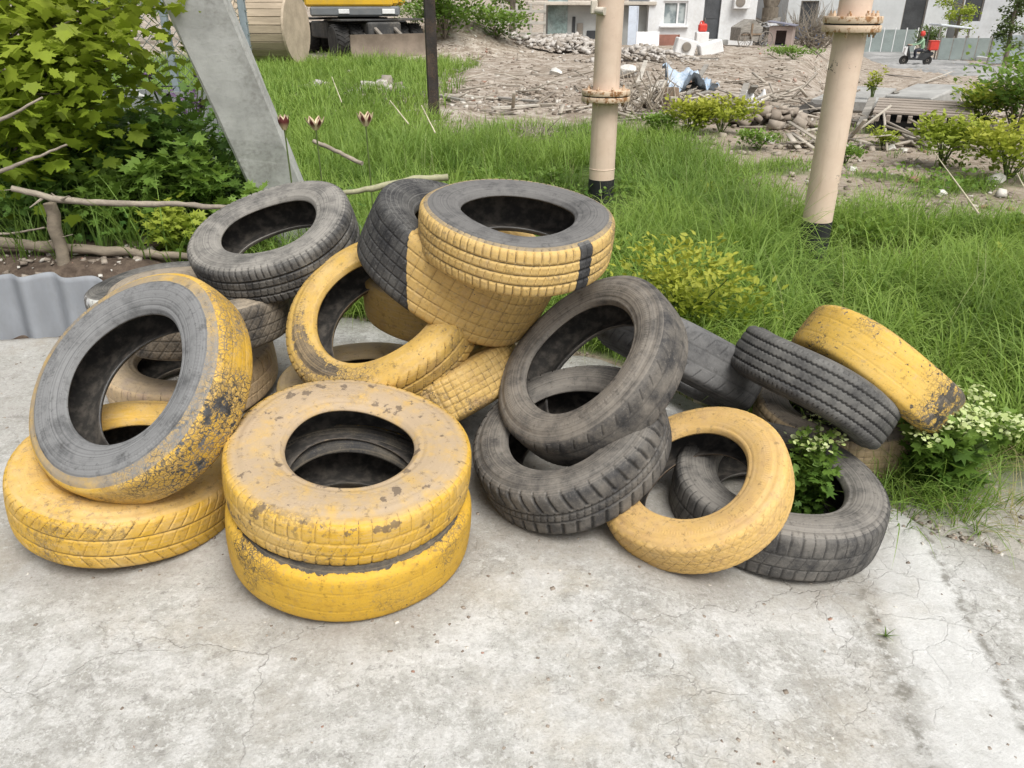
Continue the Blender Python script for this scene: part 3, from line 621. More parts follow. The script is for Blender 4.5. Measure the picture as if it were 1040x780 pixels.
def grass_patch(pts, per_, Lr, wr, spread, leanr, curlr, gmul=None):
    n = len(pts)*per_
    b = np.repeat(pts, per_, 0); az = rng.uniform(0, 2*np.pi, n); rr = spread*np.sqrt(rng.random(n))
    b = b+np.stack([np.cos(az)*rr, np.sin(az)*rr, 0*az], 1)
    b[:, 2] = ground_z(b[:, 0], b[:, 1])-.01
    tuft = np.repeat(rng.random(len(pts)), per_)
    L = rng.uniform(*Lr, n)*(.65+.6*tuft)
    if gmul is not None: L = L*np.repeat(gmul, per_)
    return blades(b, az+rng.normal(0, .5, n), rng.uniform(*leanr, n), L, rng.uniform(*wr, n), rng.uniform(*curlr, n), np.clip(.55*tuft+.45*rng.random(n), 0, 1))

TC = np.array([[k['c'][0], k['c'][1], k['Rm'], k['c'][2]] for k in TY.values()])
def clear_of_tyres(P, m=.9):
    d = np.hypot(P[:, None, 0]-TC[None, :, 0], P[:, None, 1]-TC[None, :, 1]); return ~((d < TC[None, :, 2]*m) & (TC[None, :, 3] < .32)).any(1)
def scatter(n, x0, x1, y0, y1, dens):
    P = np.stack([rng.uniform(x0, x1, n), rng.uniform(y0, y1, n), np.zeros(n)], 1); return P[rng.random(n) < dens(P[:, 0], P[:, 1])]
PIPES = [(W(610,200,5.85)[0], 5.85), (W(825,252,4.55)[0], 4.55)]
def pipe_clear(x, y):
    g = 1.0
    for a, b in PIPES: g = g*(1-.9*sm(-np.abs(x-a*(y/b)), -.32, -.15)*sm(y, b-1.15, b-.9)*(1-sm(y, b+.1, b+.2)))
    return g

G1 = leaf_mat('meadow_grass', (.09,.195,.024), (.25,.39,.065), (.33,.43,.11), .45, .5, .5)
parts_ = []
# lush tall grass close behind the tyres
P = scatter(6400, -1.4, 3.9, 2.3, 5.2, lambda x, y: pipe_clear(x, y)*green_at(x, y)*sm(vnoise(x+3, y, 1.6, 2), .18, .5)*(1-.8*sm(-x, .9, 1.3))); P = P[clear_of_tyres(P)]
parts_.append(grass_patch(P, 13, (.20, .50), (.005, .0105), .045, (.05, .6), (.7, 2.7), (.5+.9*vnoise(P[:, 0], P[:, 1], .8, 2))*(1-.12*sm(P[:, 0], 1.5, 2.2)*sm(P[:, 1], 3.2, 4.2))))
P = scatter(3400, -1.4, 4.0, 2.3, 5.2, lambda x, y: green_at(x, y)*(1-.8*sm(-x, .9, 1.3))); P = P[clear_of_tyres(P)]
parts_.append(grass_patch(P, 10, (.06, .16), (.004, .007), .05, (.1, .8), (.3, 1.5)))
P = scatter(7600, -2.5, 7.2, 5.0, 10.2, lambda x, y: pipe_clear(x, y)*green_at(x, y)*sm(vnoise(x+3, y, 1.1, 2), .15, .5))
parts_.append(grass_patch(P, 9, (.14, .36), (.006, .012), .08, (.05, .6), (.4, 2.0), (.5+.9*vnoise(P[:, 0], P[:, 1], .7, 2))*(1-.45*sm(P[:, 0], 1.6, 2.4))))
P = scatter(5200, -9.5, -.9, 7, 23, lambda x, y: green_at(x, y))
parts_.append(grass_patch(P, 8, (.16, .40), (.012, .024), .16, (.05, .6), (.3, 1.6)))
# thin growth over the bare soil on the right, and the dry margin by the pad
P = scatter(1500, 1.5, 7, 3.5, 10, lambda x, y: .35*sm(vnoise(x, y, 1.9, 2), .45, .6)+0*x)
parts_.append(grass_patch(P, 7, (.05, .15), (.005, .010), .06, (.1, .9), (.3, 1.5)))
V = []; F = [[], []]; rn = []; hg = []; b = 0
for v, f, r_, h_ in parts_:
    V.append(v); F[0].append(f[0]+b); F[1].append(f[1]+b); rn.append(r_); hg.append(h_); b += len(v)
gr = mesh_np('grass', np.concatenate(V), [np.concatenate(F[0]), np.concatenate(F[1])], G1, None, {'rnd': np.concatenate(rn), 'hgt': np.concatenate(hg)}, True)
tag(gr, 'tall lush green grass behind the heap of tyres', kind='stuff')
P = scatter(520, -.9, 5, 2.7, 8.5, lambda x, y: pipe_clear(x, y)*green_at(x, y)); P = P[clear_of_tyres(P)]; n = len(P); P[:, 2] = ground_z(P[:, 0], P[:, 1])
v, f, r_, h_ = blades(P, rng.uniform(0, 6.28, n), rng.uniform(0, .35, n), rng.uniform(.3, .58, n), rng.uniform(.0022, .0035, n), rng.uniform(.2, .9, n), rng.random(n), 5)
tag(mesh_np('grass_stems', v, f, leaf_mat('seed_stem', (.20,.26,.08), (.38,.40,.18), (.48,.45,.27), .3), None, {'rnd': r_, 'hgt': h_}, True), 'thin pale seeding stems standing above the green grass', kind='stuff')
G2 = leaf_mat('dry_grass', (.20,.17,.07), (.42,.36,.18), None, .3, .6)
P = np.concatenate([scatter(500, 1.15, 2.6, 1.7, 2.9, lambda x, y: .8*sm(x-pad_edge(x)*0, 1.15, 1.35)*(y > pad_edge(x)+.05)), scatter(420, -1, 6, 3.4, 9, lambda x, y: .5*green_at(x, y)), scatter(70, 1.12, 1.3, -.2, 2.0, lambda x, y: (y > pad_edge(x)-.04)*1.0)])
P = P[clear_of_tyres(P)]
v, f, r_, h_ = grass_patch(P, 7, (.05, .22), (.002, .004), .05, (.2, 1.2), (.2, 1.6))
tag(mesh_np('dry_grass', v, f, G2, None, {'rnd': r_, 'hgt': h_*.4+.6}, True), 'thin straw coloured grass mixed into the green', kind='stuff')

def leaf_template(kind):
    "2-D outline as triangles/quads, base at the origin, tip along +y"
    if kind == 'ovate':
        V = [(0,0,0),(.30,.38,.05),(.20,.75,.02),(0,1,-.06),(-.20,.75,.02),(-.30,.38,.05),(0,.45,-.02)]
        T = [(0,1,6),(1,2,6),(2,3,6),(3,4,6),(4,5,6),(5,0,6)]
    elif kind == 'maple':
        pol = [(0,0),(.10,-.02),(.34,-.10),(.40,.10),(.62,.12),(.52,.30),(.86,.52),(.60,.56),(.58,.70),(.34,.60),(.30,.78),(.22,.80),(0,1.12)]
        ring = pol[1:]+[(-x, y) for x, y in pol[1:-1][::-1]]
        V = [(0,.34,-.03)]+[(x, y, .05*abs(x)-.12*max(0, y-.6)) for x, y in ring]; k = len(ring)
        T = [(0, 1+i, 1+(i+1) % k) for i in range(k)]
    elif kind == 'lobed':
        ring = []; 
        for i in range(11):
            a = -2.2+4.4*i/10; rr = (.95 if i % 2 == 0 else .42)*(1-.12*abs(a)); ring.append((math.sin(a)*rr*.62, .40+math.cos(a)*rr*.6))
        ring = [(0,0)]+ring
        V = [(0,.38,-.04)]+[(x, y, .06*abs(x)) for x, y in ring]; k = len(ring); T = [(0, 1+i, 1+(i+1) % k) for i in range(k)]
    elif kind == 'petal':
        V = [(0,0,0),(.42,.45,.10),(.25,.9,.05),(0,1,0),(-.25,.9,.05),(-.42,.45,.10)]; T = [(0,1,5),(1,2,5),(2,4,5),(2,3,4)]
    return np.array(V, float), np.array(T)
TPL = {k: leaf_template(k) for k in ('ovate', 'maple', 'lobed', 'petal')}

def leaves(pos, size, kind, az, pitch, roll, rnd, hgt, wid=1.0):
    "pitch: angle of the leaf above the horizon; az: where the tip points"
    V0, T0 = TPL[kind]; n = len(pos); V0 = V0*[wid, 1, 1]
    ca, sa, cpi, spi, cr, sr = np.cos(az), np.sin(az), np.cos(pitch), np.sin(pitch), np.cos(roll), np.sin(roll)
    t = np.stack([ca*cpi, sa*cpi, spi], 1); s0 = np.stack([sa, -ca, 0*ca], 1); n0 = np.cross(s0, t)
    s = s0*cr[:, None]+n0*sr[:, None]; nn = np.cross(s, t)
    V = pos[:, None]+size[:, None, None]*(V0[None, :, :1]*s[:, None]+V0[None, :, 1:2]*t[:, None]+V0[None, :, 2:]*nn[:, None])
    m = len(V0); F = (np.arange(n)[:, None, None]*m+T0[None]).reshape(-1, 3)
    return V.reshape(-1, 3), [F], np.repeat(rnd, m), np.repeat(hgt, m)

STEM = weathered('green_stem', (.10,.14,.04), .3, 20, dirt=(.08,.07,.03), rough=.7)
BARK = weathered('grey_bark', (.20,.17,.135), .4, 14, dirt=(.07,.06,.045), dirt_amt=.5, rough=.9, bump=.6, stretch=(1,1,.3))

def bush(name, label, cat, c, size, nleaf, lsize, mat, kind='ovate', group=None, wid=1.0, nst=7, pitchr=(-.3,1.0), lumps=9, flat=0, cluster=1):
    nleaf = int(nleaf*(2.2 if c[1] > 3.4 else 1.15)); lumps = int(lumps*1.6)
    "a bush: stems from the base, leaves gathered in uneven lumps along them"
    c = np.array(c); root = empty(name, tuple(c), label, cat, group)
    sx, sy, sz = size; st = MB(); tips = []
    for i in range(nst):
        a = rng.uniform(0, 6.28); q = rng.uniform(.3, .95); e = np.array([math.cos(a)*sx*.5*q, math.sin(a)*sy*.5*q, sz*rng.uniform(.6, .98)])
        mid = e*np.array([.35, .35, .55]); st.tube([(0,0,-.02), tuple(mid), tuple(e)], [.012*sz+.002, .008*sz+.0015, .002], 5); tips.append((mid, e))
    st.build('stem', STEM if sz < .8 else BARK, root)
    LC = []; 
    for i in range(lumps):
        mid, e = tips[i % nst]; f = rng.uniform(.25, 1.05); p = mid*(1-f)+e*f if f > .3 else mid*f*2; LC.append(np.append(p+rng.normal(0, .08, 3)*[sx, sy, sz], rng.uniform(.16, .34)))
    LC = np.array(LC); k = rng.integers(0, lumps, nleaf); d = rng.normal(0, 1, (nleaf, 3)); d /= np.linalg.norm(d, axis=1)[:, None]
    pos = LC[k, :3]+d*(LC[k, 3]*rng.random(nleaf)**.45)[:, None]*np.array([sx, sy, sz*.9]); pos[:, 2] = np.abs(pos[:, 2])+.01
    az = np.arctan2(d[:, 1], d[:, 0])+rng.normal(0, .7, nleaf); pit = rng.uniform(*pitchr, nleaf)
    s = rng.uniform(.6, 1.15, nleaf)*lsize
    lum = rng.random(lumps)
    v, f, r_, h_ = leaves(pos, s, kind, az, pit, rng.normal(0, .5, nleaf), np.clip(.5*lum[k]+.5*rng.random(nleaf), 0, 1), np.clip(pos[:, 2]/sz, 0, 1), wid)
    mesh_np('foliage', v, f, mat, root, {'rnd': r_, 'hgt': h_})
    return root

# ------------------------------------------------------------------ garden bed on the left
L_MAPLE = leaf_mat('maple_leaf', (.10,.19,.014), (.30,.39,.04), (.40,.46,.06), .5, .5)
L_DARK = leaf_mat('dark_herb_leaf', (.035,.09,.020), (.105,.20,.045), (.14,.25,.05), .33)
L_MID = leaf_mat('mid_herb_leaf', (.055,.125,.02), (.15,.26,.045), (.20,.31,.06), .38)
L_YEL = leaf_mat('yellow_green_leaf', (.15,.23,.02), (.36,.42,.05), (.46,.46,.07), .42)
L_LIME = leaf_mat('lime_leaf', (.14,.22,.025), (.32,.40,.055), (.40,.45,.07), .42)
L_OLD = leaf_mat('dull_bush_leaf', (.05,.085,.03), (.12,.17,.06), (.15,.20,.075), .3)

root = empty('maple_sapling', (-2.75, 4.3, gz(-2.75, 4.3)), 'young maple with bright lobed leaves hanging in at the top left', 'tree')
tr = MB(); z0 = 0
tr.tube([(0,0,-.05),(.03,.02,.5),(.1,-.02,1.1),(.12,-.05,1.8),(.2,-.1,2.6)], [.045,.04,.034,.026,.014], 9); tr.build('trunk', BARK, root, True)
br = MB(); LP = []
ends = [W(20,30,3.9), W(75,20,3.75), W(110,60,3.9), (W(135,25,4.1)), W(60,95,3.7), W(15,120,3.6), W(95,110,4.0), W(35,160,3.7), W(150,62,4.2), W(5,70,3.5), W(120,5,3.9), W(45,50,4.3), W(80,70,4.4), W(25,10,4.4), W(100,-40,4.0), W(30,-60,3.8), W(150,-40,4.2), W(-60,20,3.8), W(-70,110,3.8), W(-40,-60,4.0), W(60,-110,4.2)]
for e in ends:
    e = np.array(e)-np.array(root.location); h0 = np.clip(e[2]*.6, .25, 2.2); s0 = np.array([.08*h0, -.02, h0]); m = s0*.45+e*.55+np.array([0,0,.10])
    br.tube([tuple(s0), tuple(m), tuple(e)], [.012, .007, .003], 5)
    nn = 165
    f = rng.uniform(.35, 1.08, nn)[:, None]; p = np.where(f < .55, s0*(1-f/.55)+m*(f/.55), m*(1-(f-.55)/.45)+e*((f-.55)/.45))
    LP.append(p+rng.normal(0, .13, (nn, 3))*[1.1, 1, .9])
br.build('branch', BARK, root, True)
P = np.concatenate(LP); n = len(P)
P = P[P[:, 2] > .15]; n = len(P)
v, f, r_, h_ = leaves(P, rng.uniform(.032, .074, n), 'maple', rng.uniform(0, 6.28, n), rng.uniform(-1.1, .15, n), rng.normal(0, .35, n), np.clip(.25+.35*(P[:, 0]-P[:, 0].min())/2+.35*rng.random(n), 0, 1), np.clip(.15+P[:, 2]/1.6, 0, 1))
mesh_np('foliage', v, f, L_MAPLE, root, {'rnd': r_, 'hgt': h_})

def herb(label, px, py, Y, sz, mat, kind, nl=150, ls=.07, w=None, group='leafy plants in the garden bed', cat='plant', name='leafy_plant', dz=0):
    x, y, z = W(px, py, Y); z = gz(x, Y)+dz; w = w or sz*1.1
    return bush(name, label, cat, (x, Y, z), (w, w, sz), nl, ls, mat, kind, group, 1.0, 9, (-.6, .9), 12)
for px, Y, sz, m, kd, nl, ls, lab in [
   (20, 4.2, .55, L_DARK, 'lobed', 260, .075, 'dark leafy plant below the maple at the left edge'),
   (75, 4.25, .50, L_DARK, 'lobed', 260, .08, 'dark leafy plant behind the forked garden stick'),
   (130, 4.3, .55, L_DARK, 'lobed', 280, .085, 'dark broad leaved plant left of the purple flowers'),
   (150, 4.7, .60, L_MID, 'lobed', 260, .09, 'fresh green plant standing under the maple branch tip'),
   (215, 4.6, .55, L_DARK, 'lobed', 260, .075, 'dark plant growing right against the concrete strut'),
   (180, 4.1, .42, L_MID, 'lobed', 260, .085, 'mid green plant above the long garden stick'),
   (235, 4.0, .34, L_MID, 'lobed', 220, .07, 'low green plant between strut and black ribbed tyre'),
   (110, 3.9, .30, L_MID, 'lobed', 220, .075, 'low light green plant close behind the horizontal log'),
   (175, 3.75, .24, L_LIME, 'lobed', 200, .06, 'lime green seedling patch just behind the horizontal log'),
   (30, 3.85, .30, L_DARK, 'ovate', 200, .06, 'small dark plant left of the wooden stake'),
   (255, 4.5, .42, L_DARK, 'ovate', 200, .065, 'dark plant at the foot of the concrete strut')]:
    herb(lab, px, 200, Y, sz, m, kd, nl, ls)
# blades of iris and wild grass in the bed
P = scatter(420, -2.9, -.7, 3.55, 5.2, lambda x, y: .8+0*x)
v, f, r_, h_ = grass_patch(P, 8, (.15, .45), (.005, .011), .06, (.05, .5), (.3, 1.6))
tag(mesh_np('bed_grass', v, f, G1, None, {'rnd': r_*.6, 'hgt': h_*.8}, True), 'long green grass growing between the garden plants', kind='stuff')
P = scatter(900, -3.2, -.9, 3.6, 5.3, lambda x, y: sm(y+.35*x*0, 3.55, 3.8)); n = len(P); P[:, 2] = ground_z(P[:, 0], P[:, 1])+rng.uniform(.02, .16, n)
P = np.repeat(P, 3, 0); n = len(P); P = P+rng.normal(0, .05, (n, 3))*[1,1,.5]
v, f, r_, h_ = leaves(P, rng.uniform(.03, .07, n), 'lobed', rng.uniform(0, 6.28, n), rng.uniform(-.4, .7, n), rng.normal(0, .4, n), rng.random(n), rng.uniform(.2, .9, n))
tag(mesh_np('ground_cover', v, f, L_DARK, None, {'rnd': r_, 'hgt': h_}), 'low dark green ground cover filling the garden bed', kind='stuff')
# low clover-like ground cover in the meadow
P = scatter(2600, -.8, 4.2, 2.6, 7, lambda x, y: green_at(x, y)*sm(vnoise(x+7, y+2, 1.5, 2), .45, .6)); P = P[clear_of_tyres(P)]; n = len(P)
P = np.repeat(P, 4, 0); n = len(P); P = P+rng.normal(0, .05, (n, 3)); P[:, 2] = ground_z(P[:, 0], P[:, 1])+rng.uniform(.02, .13, n)
v, f, r_, h_ = leaves(P, rng.uniform(.02, .05, n), 'ovate', rng.uniform(0, 6.28, n), rng.uniform(-.2, .9, n), rng.normal(0, .4, n), rng.random(n), rng.uniform(.3, 1, n), 1.3)
tag(mesh_np('meadow_weeds', v, f, L_MID, None, {'rnd': r_, 'hgt': h_}), 'small broad leaved weeds low in the meadow grass', kind='stuff')

PURP = weathered('purple_petal', (.28,.17,.34), .3, 20, rough=.7)
root = empty('purple_flower_plant', (*W(190, 150, 4.75)[:2], gz(W(190, 150, 4.75)[0], 4.75)), 'clump of pale purple flowers by the concrete strut', 'plant')
st = MB(); P = []
for i in range(16):
    e = (rng.normal(0, .09), rng.normal(0, .07), rng.uniform(.5, .72)); st.tube([(0,0,0), (e[0]*.5, e[1]*.5, e[2]*.6), e], .004, 4); P += [np.array(e)+rng.normal(0, .025, 3) for _ in range(6)]
st.build('stem', STEM, root); P = np.array(P)
for k in range(0, len(P), 6):
    q = P[k:k+6].mean(0)+(P[k:k+6]-P[k:k+6].mean(0))*.35; n = 6; v, f, _, _ = leaves(q, rng.uniform(.02, .04, n), 'petal', rng.uniform(0, 6.28, n), rng.uniform(-.6, .8, n), rng.normal(0, .6, n), rng.random(n), rng.random(n)); mesh_np('flower', v, f, PURP, root)

# tulips
def petal_mat(name):
    t = NT(name); h = t.attr('hgt'); r = t.attr('rnd')
    c = t.mix(t.mr(h, .05, .55), (.55,.43,.26), (.10,.022,.02)); c = t.mix(t.mr(r, .42, .55), c, (.72,.58,.40)); return t.set(c, .6)
PET = petal_mat('tulip_petal')
LFB = leaf_mat('tulip_leaf', (.075,.125,.055), (.15,.21,.10), (.17,.24,.11), .25)
def tulip(px, py, Y, label, opened):
    x, y, z = W(px, py, Y); zb = gz(x, Y); h = z-zb; root = empty('tulip', (x, Y, zb), label, 'flower', 'tulips behind the tyres')
    st = MB(); st.tube([(.01,0,0),(0,.01,h*.5),(0,0,h-.03)], .0045, 6); st.build('stem', STEM, root, True)
    n = 6; a = np.arange(n)*math.pi/3+.3; pos = np.stack([.010*np.cos(a), .010*np.sin(a), np.full(n, h-.035)], 1)
    V0 = []; F0 = []; RN = []; HG = []
    for k in range(n):       # cupped petals
        for i in range(6):
            t = i/5; rad = (.011+.017*math.sin(min(1, t*1.25)*math.pi*.62))*(1+opened*t*.9); zz = h-.035+.070*t*(1-.15*opened)
            for j in range(5):
                s = (j-2)/2; w = .029*math.sin(math.pi*min(.97, .12+.84*t))**.7
                ang = a[k]+s*w/max(rad, .008)*.8; r2 = rad*(1-.10*abs(s))
                V0.append((r2*math.cos(ang), r2*math.sin(ang), zz-.004*s*s)); RN.append(abs(s)*(.45+.55*(opened > 0))+(.45 if i == 5 else .2*(i == 4))); HG.append(t)
        b = k*30
        for i in range(5):
            for j in range(4): F0.append((b+i*5+j, b+i*5+j+1, b+i*5+j+6, b+i*5+j+5))
    mesh_np('petal', np.array(V0), [np.array(F0)], PET, root, {'rnd': np.array(RN), 'hgt': np.array(HG)}, True)
    nl = 7; az = rng.uniform(0, 6.28, nl); v, f, r_, h_ = blades(np.zeros((nl, 3)), az, rng.uniform(.15, .45, nl), rng.uniform(.20, .34, nl), rng.uniform(.018, .03, nl), rng.uniform(.2, .9, nl), rng.random(nl), 6)
    mesh_np('leaf', v, f, LFB, root, {'rnd': r_, 'hgt': h_}, True)
tulip(288, 124, 4.05, 'dark red closed tulip, leftmost of the three, in front of the strut', 0)
tulip(320, 124, 4.0, 'striped cream and red open tulip at the right edge of the strut', .9)
tulip(371, 120, 4.0, 'cream and dark red tulip standing right of the strut over grass', .6)
n = 34; xs_ = [W(p, 190, 3.95)[0] for p in rng.uniform(330, 470, n)]; b = np.array([(x, rng.uniform(3.8, 4.2), gz(x, 4)) for x in xs_])
v, f, r_, h_ = blades(b, rng.uniform(0, 6.28, n), rng.uniform(.1, .6, n), rng.uniform(.25, .5, n), rng.uniform(.014, .026, n), rng.uniform(.2, 1.2, n), rng.random(n), 6)
tag(mesh_np('tulip_foliage', v, f, LFB, None, {'rnd': r_, 'hgt': h_}, True), 'grey green strap leaves of tulips behind the tyres', kind='stuff')

# ------------------------------------------------------------------ weeds among the tyres
x, y, _ = G(690, 322); x, y = .77, 3.25
bush('yellow_green_shrub', 'bright yellow green leafy shrub behind the leaning black tyre', 'shrub', (x, y, gz(x, y)), (.66, .5, .40), 1500, .042, L_YEL, 'ovate', None, .8, 14, (-.1, 1.1), 16)
WHT = weathered('white_floret', (.74,.76,.58), .15, 30, rough=.8, dirt_amt=.1)
LFW = leaf_mat('white_petal', (.38,.46,.15), (.60,.66,.36), None, .2)
def flowering(name, label, c, h, w, nst, mat, nfl, lsz, nleaf, heads=True):
    root = empty(name, c, label, 'weed'); st = MB(); tips = []
    for i in range(nst):
        a = rng.uniform(0, 6.28); q = rng.random()**.6*w; e = np.array([math.cos(a)*q, math.sin(a)*q, h*rng.uniform(.72, 1.0)]); m = e*[.4,.4,.55]
        st.tube([(0,0,-.01), tuple(m), tuple(e)], [.004,.003,.0018], 5); tips.append((m, e))
    st.build('stem', STEM, root, True)
    k = rng.integers(0, nst, nleaf); f = rng.uniform(0, .95, nleaf); M_ = np.array([t[0] for t in tips])[k]; E_ = np.array([t[1] for t in tips])[k]
    P = np.where((f < .5)[:, None], M_*(2*f)[:, None], M_*(2-2*f)[:, None]+E_*(2*f-1)[:, None])+rng.normal(0, .025, (nleaf, 3)); P[:, 2] = np.abs(P[:, 2])
    v, ff, r_, h_ = leaves(P, rng.uniform(.5, 1.2, nleaf)*lsz*(1.15-.6*f), 'lobed', rng.uniform(0, 6.28, nleaf), rng.uniform(-.4, .9, nleaf), rng.normal(0, .5, nleaf), rng.random(nleaf), P[:, 2]/h)
    mesh_np('foliage', v, ff, mat, root, {'rnd': r_, 'hgt': h_})
    for m, e in tips:
        n = nfl; Pf = e+rng.normal(0, 1, (n, 3))*[.026, .026, .007]
        v, ff, r_, h_ = leaves(Pf, rng.uniform(.012, .020, n), 'petal', rng.uniform(0, 6.28, n), rng.uniform(-.2, .6, n), rng.normal(0, .5, n), rng.random(n), rng.random(n)*.5+.5); mesh_np('flower_head', v, ff, LFW, root, {'rnd': r_, 'hgt': h_})
    return root
flowering('flowering_weed', 'bushy weed with pale yellow green flower heads at the pad edge beside the rightmost tyre', (1.35, 2.10, gz(1.35, 2.10)), .33, .19, 17, L_MID, 40, .08, 820)
flowering('flowering_weed', 'small weed with few pale flowers in the hole of the flat black tyre', (.885, 1.965, gz(.885, 1.965)), .31, .06, 6, L_MID, 14, .05, 520)
# grass tufts by the pad edge at the right
P = np.array([(1.30+rng.normal(0, .07), 2.02+rng.normal(0, .07), 0) for _ in range(34)]+[(1.42+rng.normal(0, .10), 2.15+rng.normal(0, .08), 0) for _ in range(30)]+[(.86, 2.33, 0), (.9, 2.36, 0)])
v, f, r_, h_ = grass_patch(P, 14, (.10, .28), (.003, .006), .035, (.2, .9), (.5, 1.8))
tag(mesh_np('edge_grass', v, f, G1, None, {'rnd': r_*.7, 'hgt': h_*.8}, True), 'grass tufts at the ragged edge of the concrete', kind='stuff')
for _ in range(38):
    x, y = rng.uniform(.3, 3.6), rng.uniform(2.9, 6.2)
    if green_at(x, y) < .6 or pipe_clear(x, y) < .9 or not clear_of_tyres(np.array([[x, y, 0]]), 1.15)[0] or (.3 < x < 1.2 and y < 3.7): continue
    s = rng.uniform(.10, .19); bush('broad_leaved_weed', 'broad leaved green weed standing in the tall grass', 'weed', (x, y, gz(x, y)), (s*1.5, s*1.5, s), 46, s*.36, L_MID if rng.random() < .6 else L_LIME, 'ovate', 'broad leaved weeds in the grass', .85, 5, (.0, 1.1), 6)
def seedling(x, y, label):
    root = empty('seedling', (x, y, gz(x, y)+.006), label, 'weed'); n = 9
    v, f, r_, h_ = blades(np.zeros((n, 3)), rng.uniform(0, 6.28, n), rng.uniform(.5, 1.1, n), rng.uniform(.02, .045, n), rng.uniform(.003, .006, n), rng.uniform(.2, .8, n), rng.random(n), 4)
    mesh_np('leaf', v, f, G1, root, {'rnd': r_, 'hgt': h_}, True)
seedling(*G(899, 648)[:2], 'tiny green seedling in a crack at the lower right of the pad')
# ------------------------------------------------------------------ sticks, sheet, strut, pipes
CONC = weathered('precast_concrete', (.47,.47,.455), .22, 6, dirt=(.20,.19,.17), dirt_amt=.6, rough=.9, bump=.4, bdist=.004)
LOGM = weathered('dry_log', (.30,.25,.19), .35, 9, dirt=(.13,.105,.08), dirt_amt=.5, rough=.9, bump=.7, bdist=.006, stretch=(.35,1,1))
TWIG = weathered('grey_twig', (.36,.31,.25), .35, 18, dirt=(.15,.12,.10), dirt_amt=.5, rough=.9, bump=.5, stretch=(.4,1,1))
def pts(*a): return [W(*p) for p in a]
def stick(name, label, P, rad, mat, twigs=(), group=None, cat='stick'):
    P = [np.array(p) for p in P]; c = P[0]; root = empty(name, tuple(c), label, cat, group); k = len(P)
    Q = []
    for i in range(k-1):
        for f in np.linspace(0, 1, 6, endpoint=False): Q.append(P[i]*(1-f)+P[i+1]*f+rng.normal(0, rad[0]*.14, 3))
    Q.append(P[-1]); r = np.interp(np.linspace(0, 1, len(Q)), np.linspace(0, 1, len(rad)), rad)*(1+rng.normal(0, .05, len(Q)))
    MB().tube([tuple(q-c) for q in Q], list(r), 10).build('stem', mat, root, True)
    for tw in twigs:
        a = [np.array(p)-c for p in tw]; MB().tube([tuple(q) for q in a], [r[-1]*.55+.0015]+[.0016]*(len(a)-1), 6).build('twig', mat, root, True)
    return root
stick('garden_log', 'thick horizontal log edging the garden bed above the grey sheet', pts((-60,243,3.62),(0,247,3.6),(70,252,3.58),(145,257,3.57),(200,262,3.6)), [.027,.026,.023,.016], LOGM, cat='log')
stk = stick('wooden_stake', 'short upright wooden stake holding the garden log', [(W(57,238,3.5)[0]+.0, 3.5, .20), W(50,206,3.5)], [.030,.027], LOGM, cat='stake')
stick('dead_branch', 'long knotty dead branch lying across the stake to the heap', pts((12,191,3.42),(60,203,3.45),(120,207,3.5),(180,207,3.5),(232,211,3.5)), [.013,.015,.014,.012,.011], TWIG,
      [pts((40,199,3.44),(18,192,3.42),(-6,194,3.4)), pts((62,203,3.45),(70,199,3.4),(77,205,3.38)), pts((60,203,3.45),(52,196,3.44)), pts((45,200,3.44),(30,211,3.4))], 'dead branches along the garden bed', 'branch')
stick('dead_branch', 'bare twig end rising over the left edge below the maple leaves', pts((-30,190,3.3),(0,174,3.3),(35,160,3.3),(68,147,3.32)), [.012,.009,.006,.004], TWIG, [pts((20,166,3.3),(42,159,3.33))], 'dead branches along the garden bed', 'branch')
stick('dead_branch', 'thin pale twig highest at the left edge, over maple leaves', pts((-30,140,3.2),(0,122,3.2),(43,99,3.2)), [.009,.007,.004], TWIG, [], 'dead branches along the garden bed', 'branch')
stick('dead_branch', 'thin twig just above the horizontal log by the stake', pts((-20,238,3.55),(15,237,3.55),(45,231,3.52)), [.006,.005,.004], TWIG, [pts((15,237,3.55),(22,243,3.55),(30,244,3.55)), pts((50,245,3.5),(62,241,3.5),(74,238,3.5))], 'dead branches along the garden bed', 'branch')
stick('garden_pole', 'peeled pole lying between the two black tyres on top of the heap', pts((345,197,3.35),(385,190,3.35),(420,182,3.38),(455,180,3.4)), [.011,.013,.014,.015], weathered('peeled_pole', (.36,.35,.22), .25, 12, rough=.8, bump=.4), cat='pole')
stick('garden_pole', 'pale thin pole sloping down behind the tulips', pts((318,143,4.6),(340,153,4.5),(368,166,4.4)), [.012,.012,.012], TWIG, cat='pole')
for i, (a, b, lab) in enumerate([((337,78,7.5),(347,104,7.3),'dry pale stem nearest the concrete strut'), ((396,102,5.6),(415,126,5.4),'dry pale stem left of the black post, leaning right'), ((428,107,5.4),(442,135,5.2),'dry pale stem crossing the foot of the black post'),
   ((950,156,5.2),(994,217,4.2),'long dry stem bent over the bare soil at right'), ((1033,176,5),(1040,190,4.7),'short dry stem at the right edge of the photo')]):
    stick('dry_stem', lab, [W(*a), W(*b)], [.003,.005], weathered('straw%d' % i, (.55,.50,.36), .2, 20, rough=.8), cat='stem', group='dry stems in the grass')

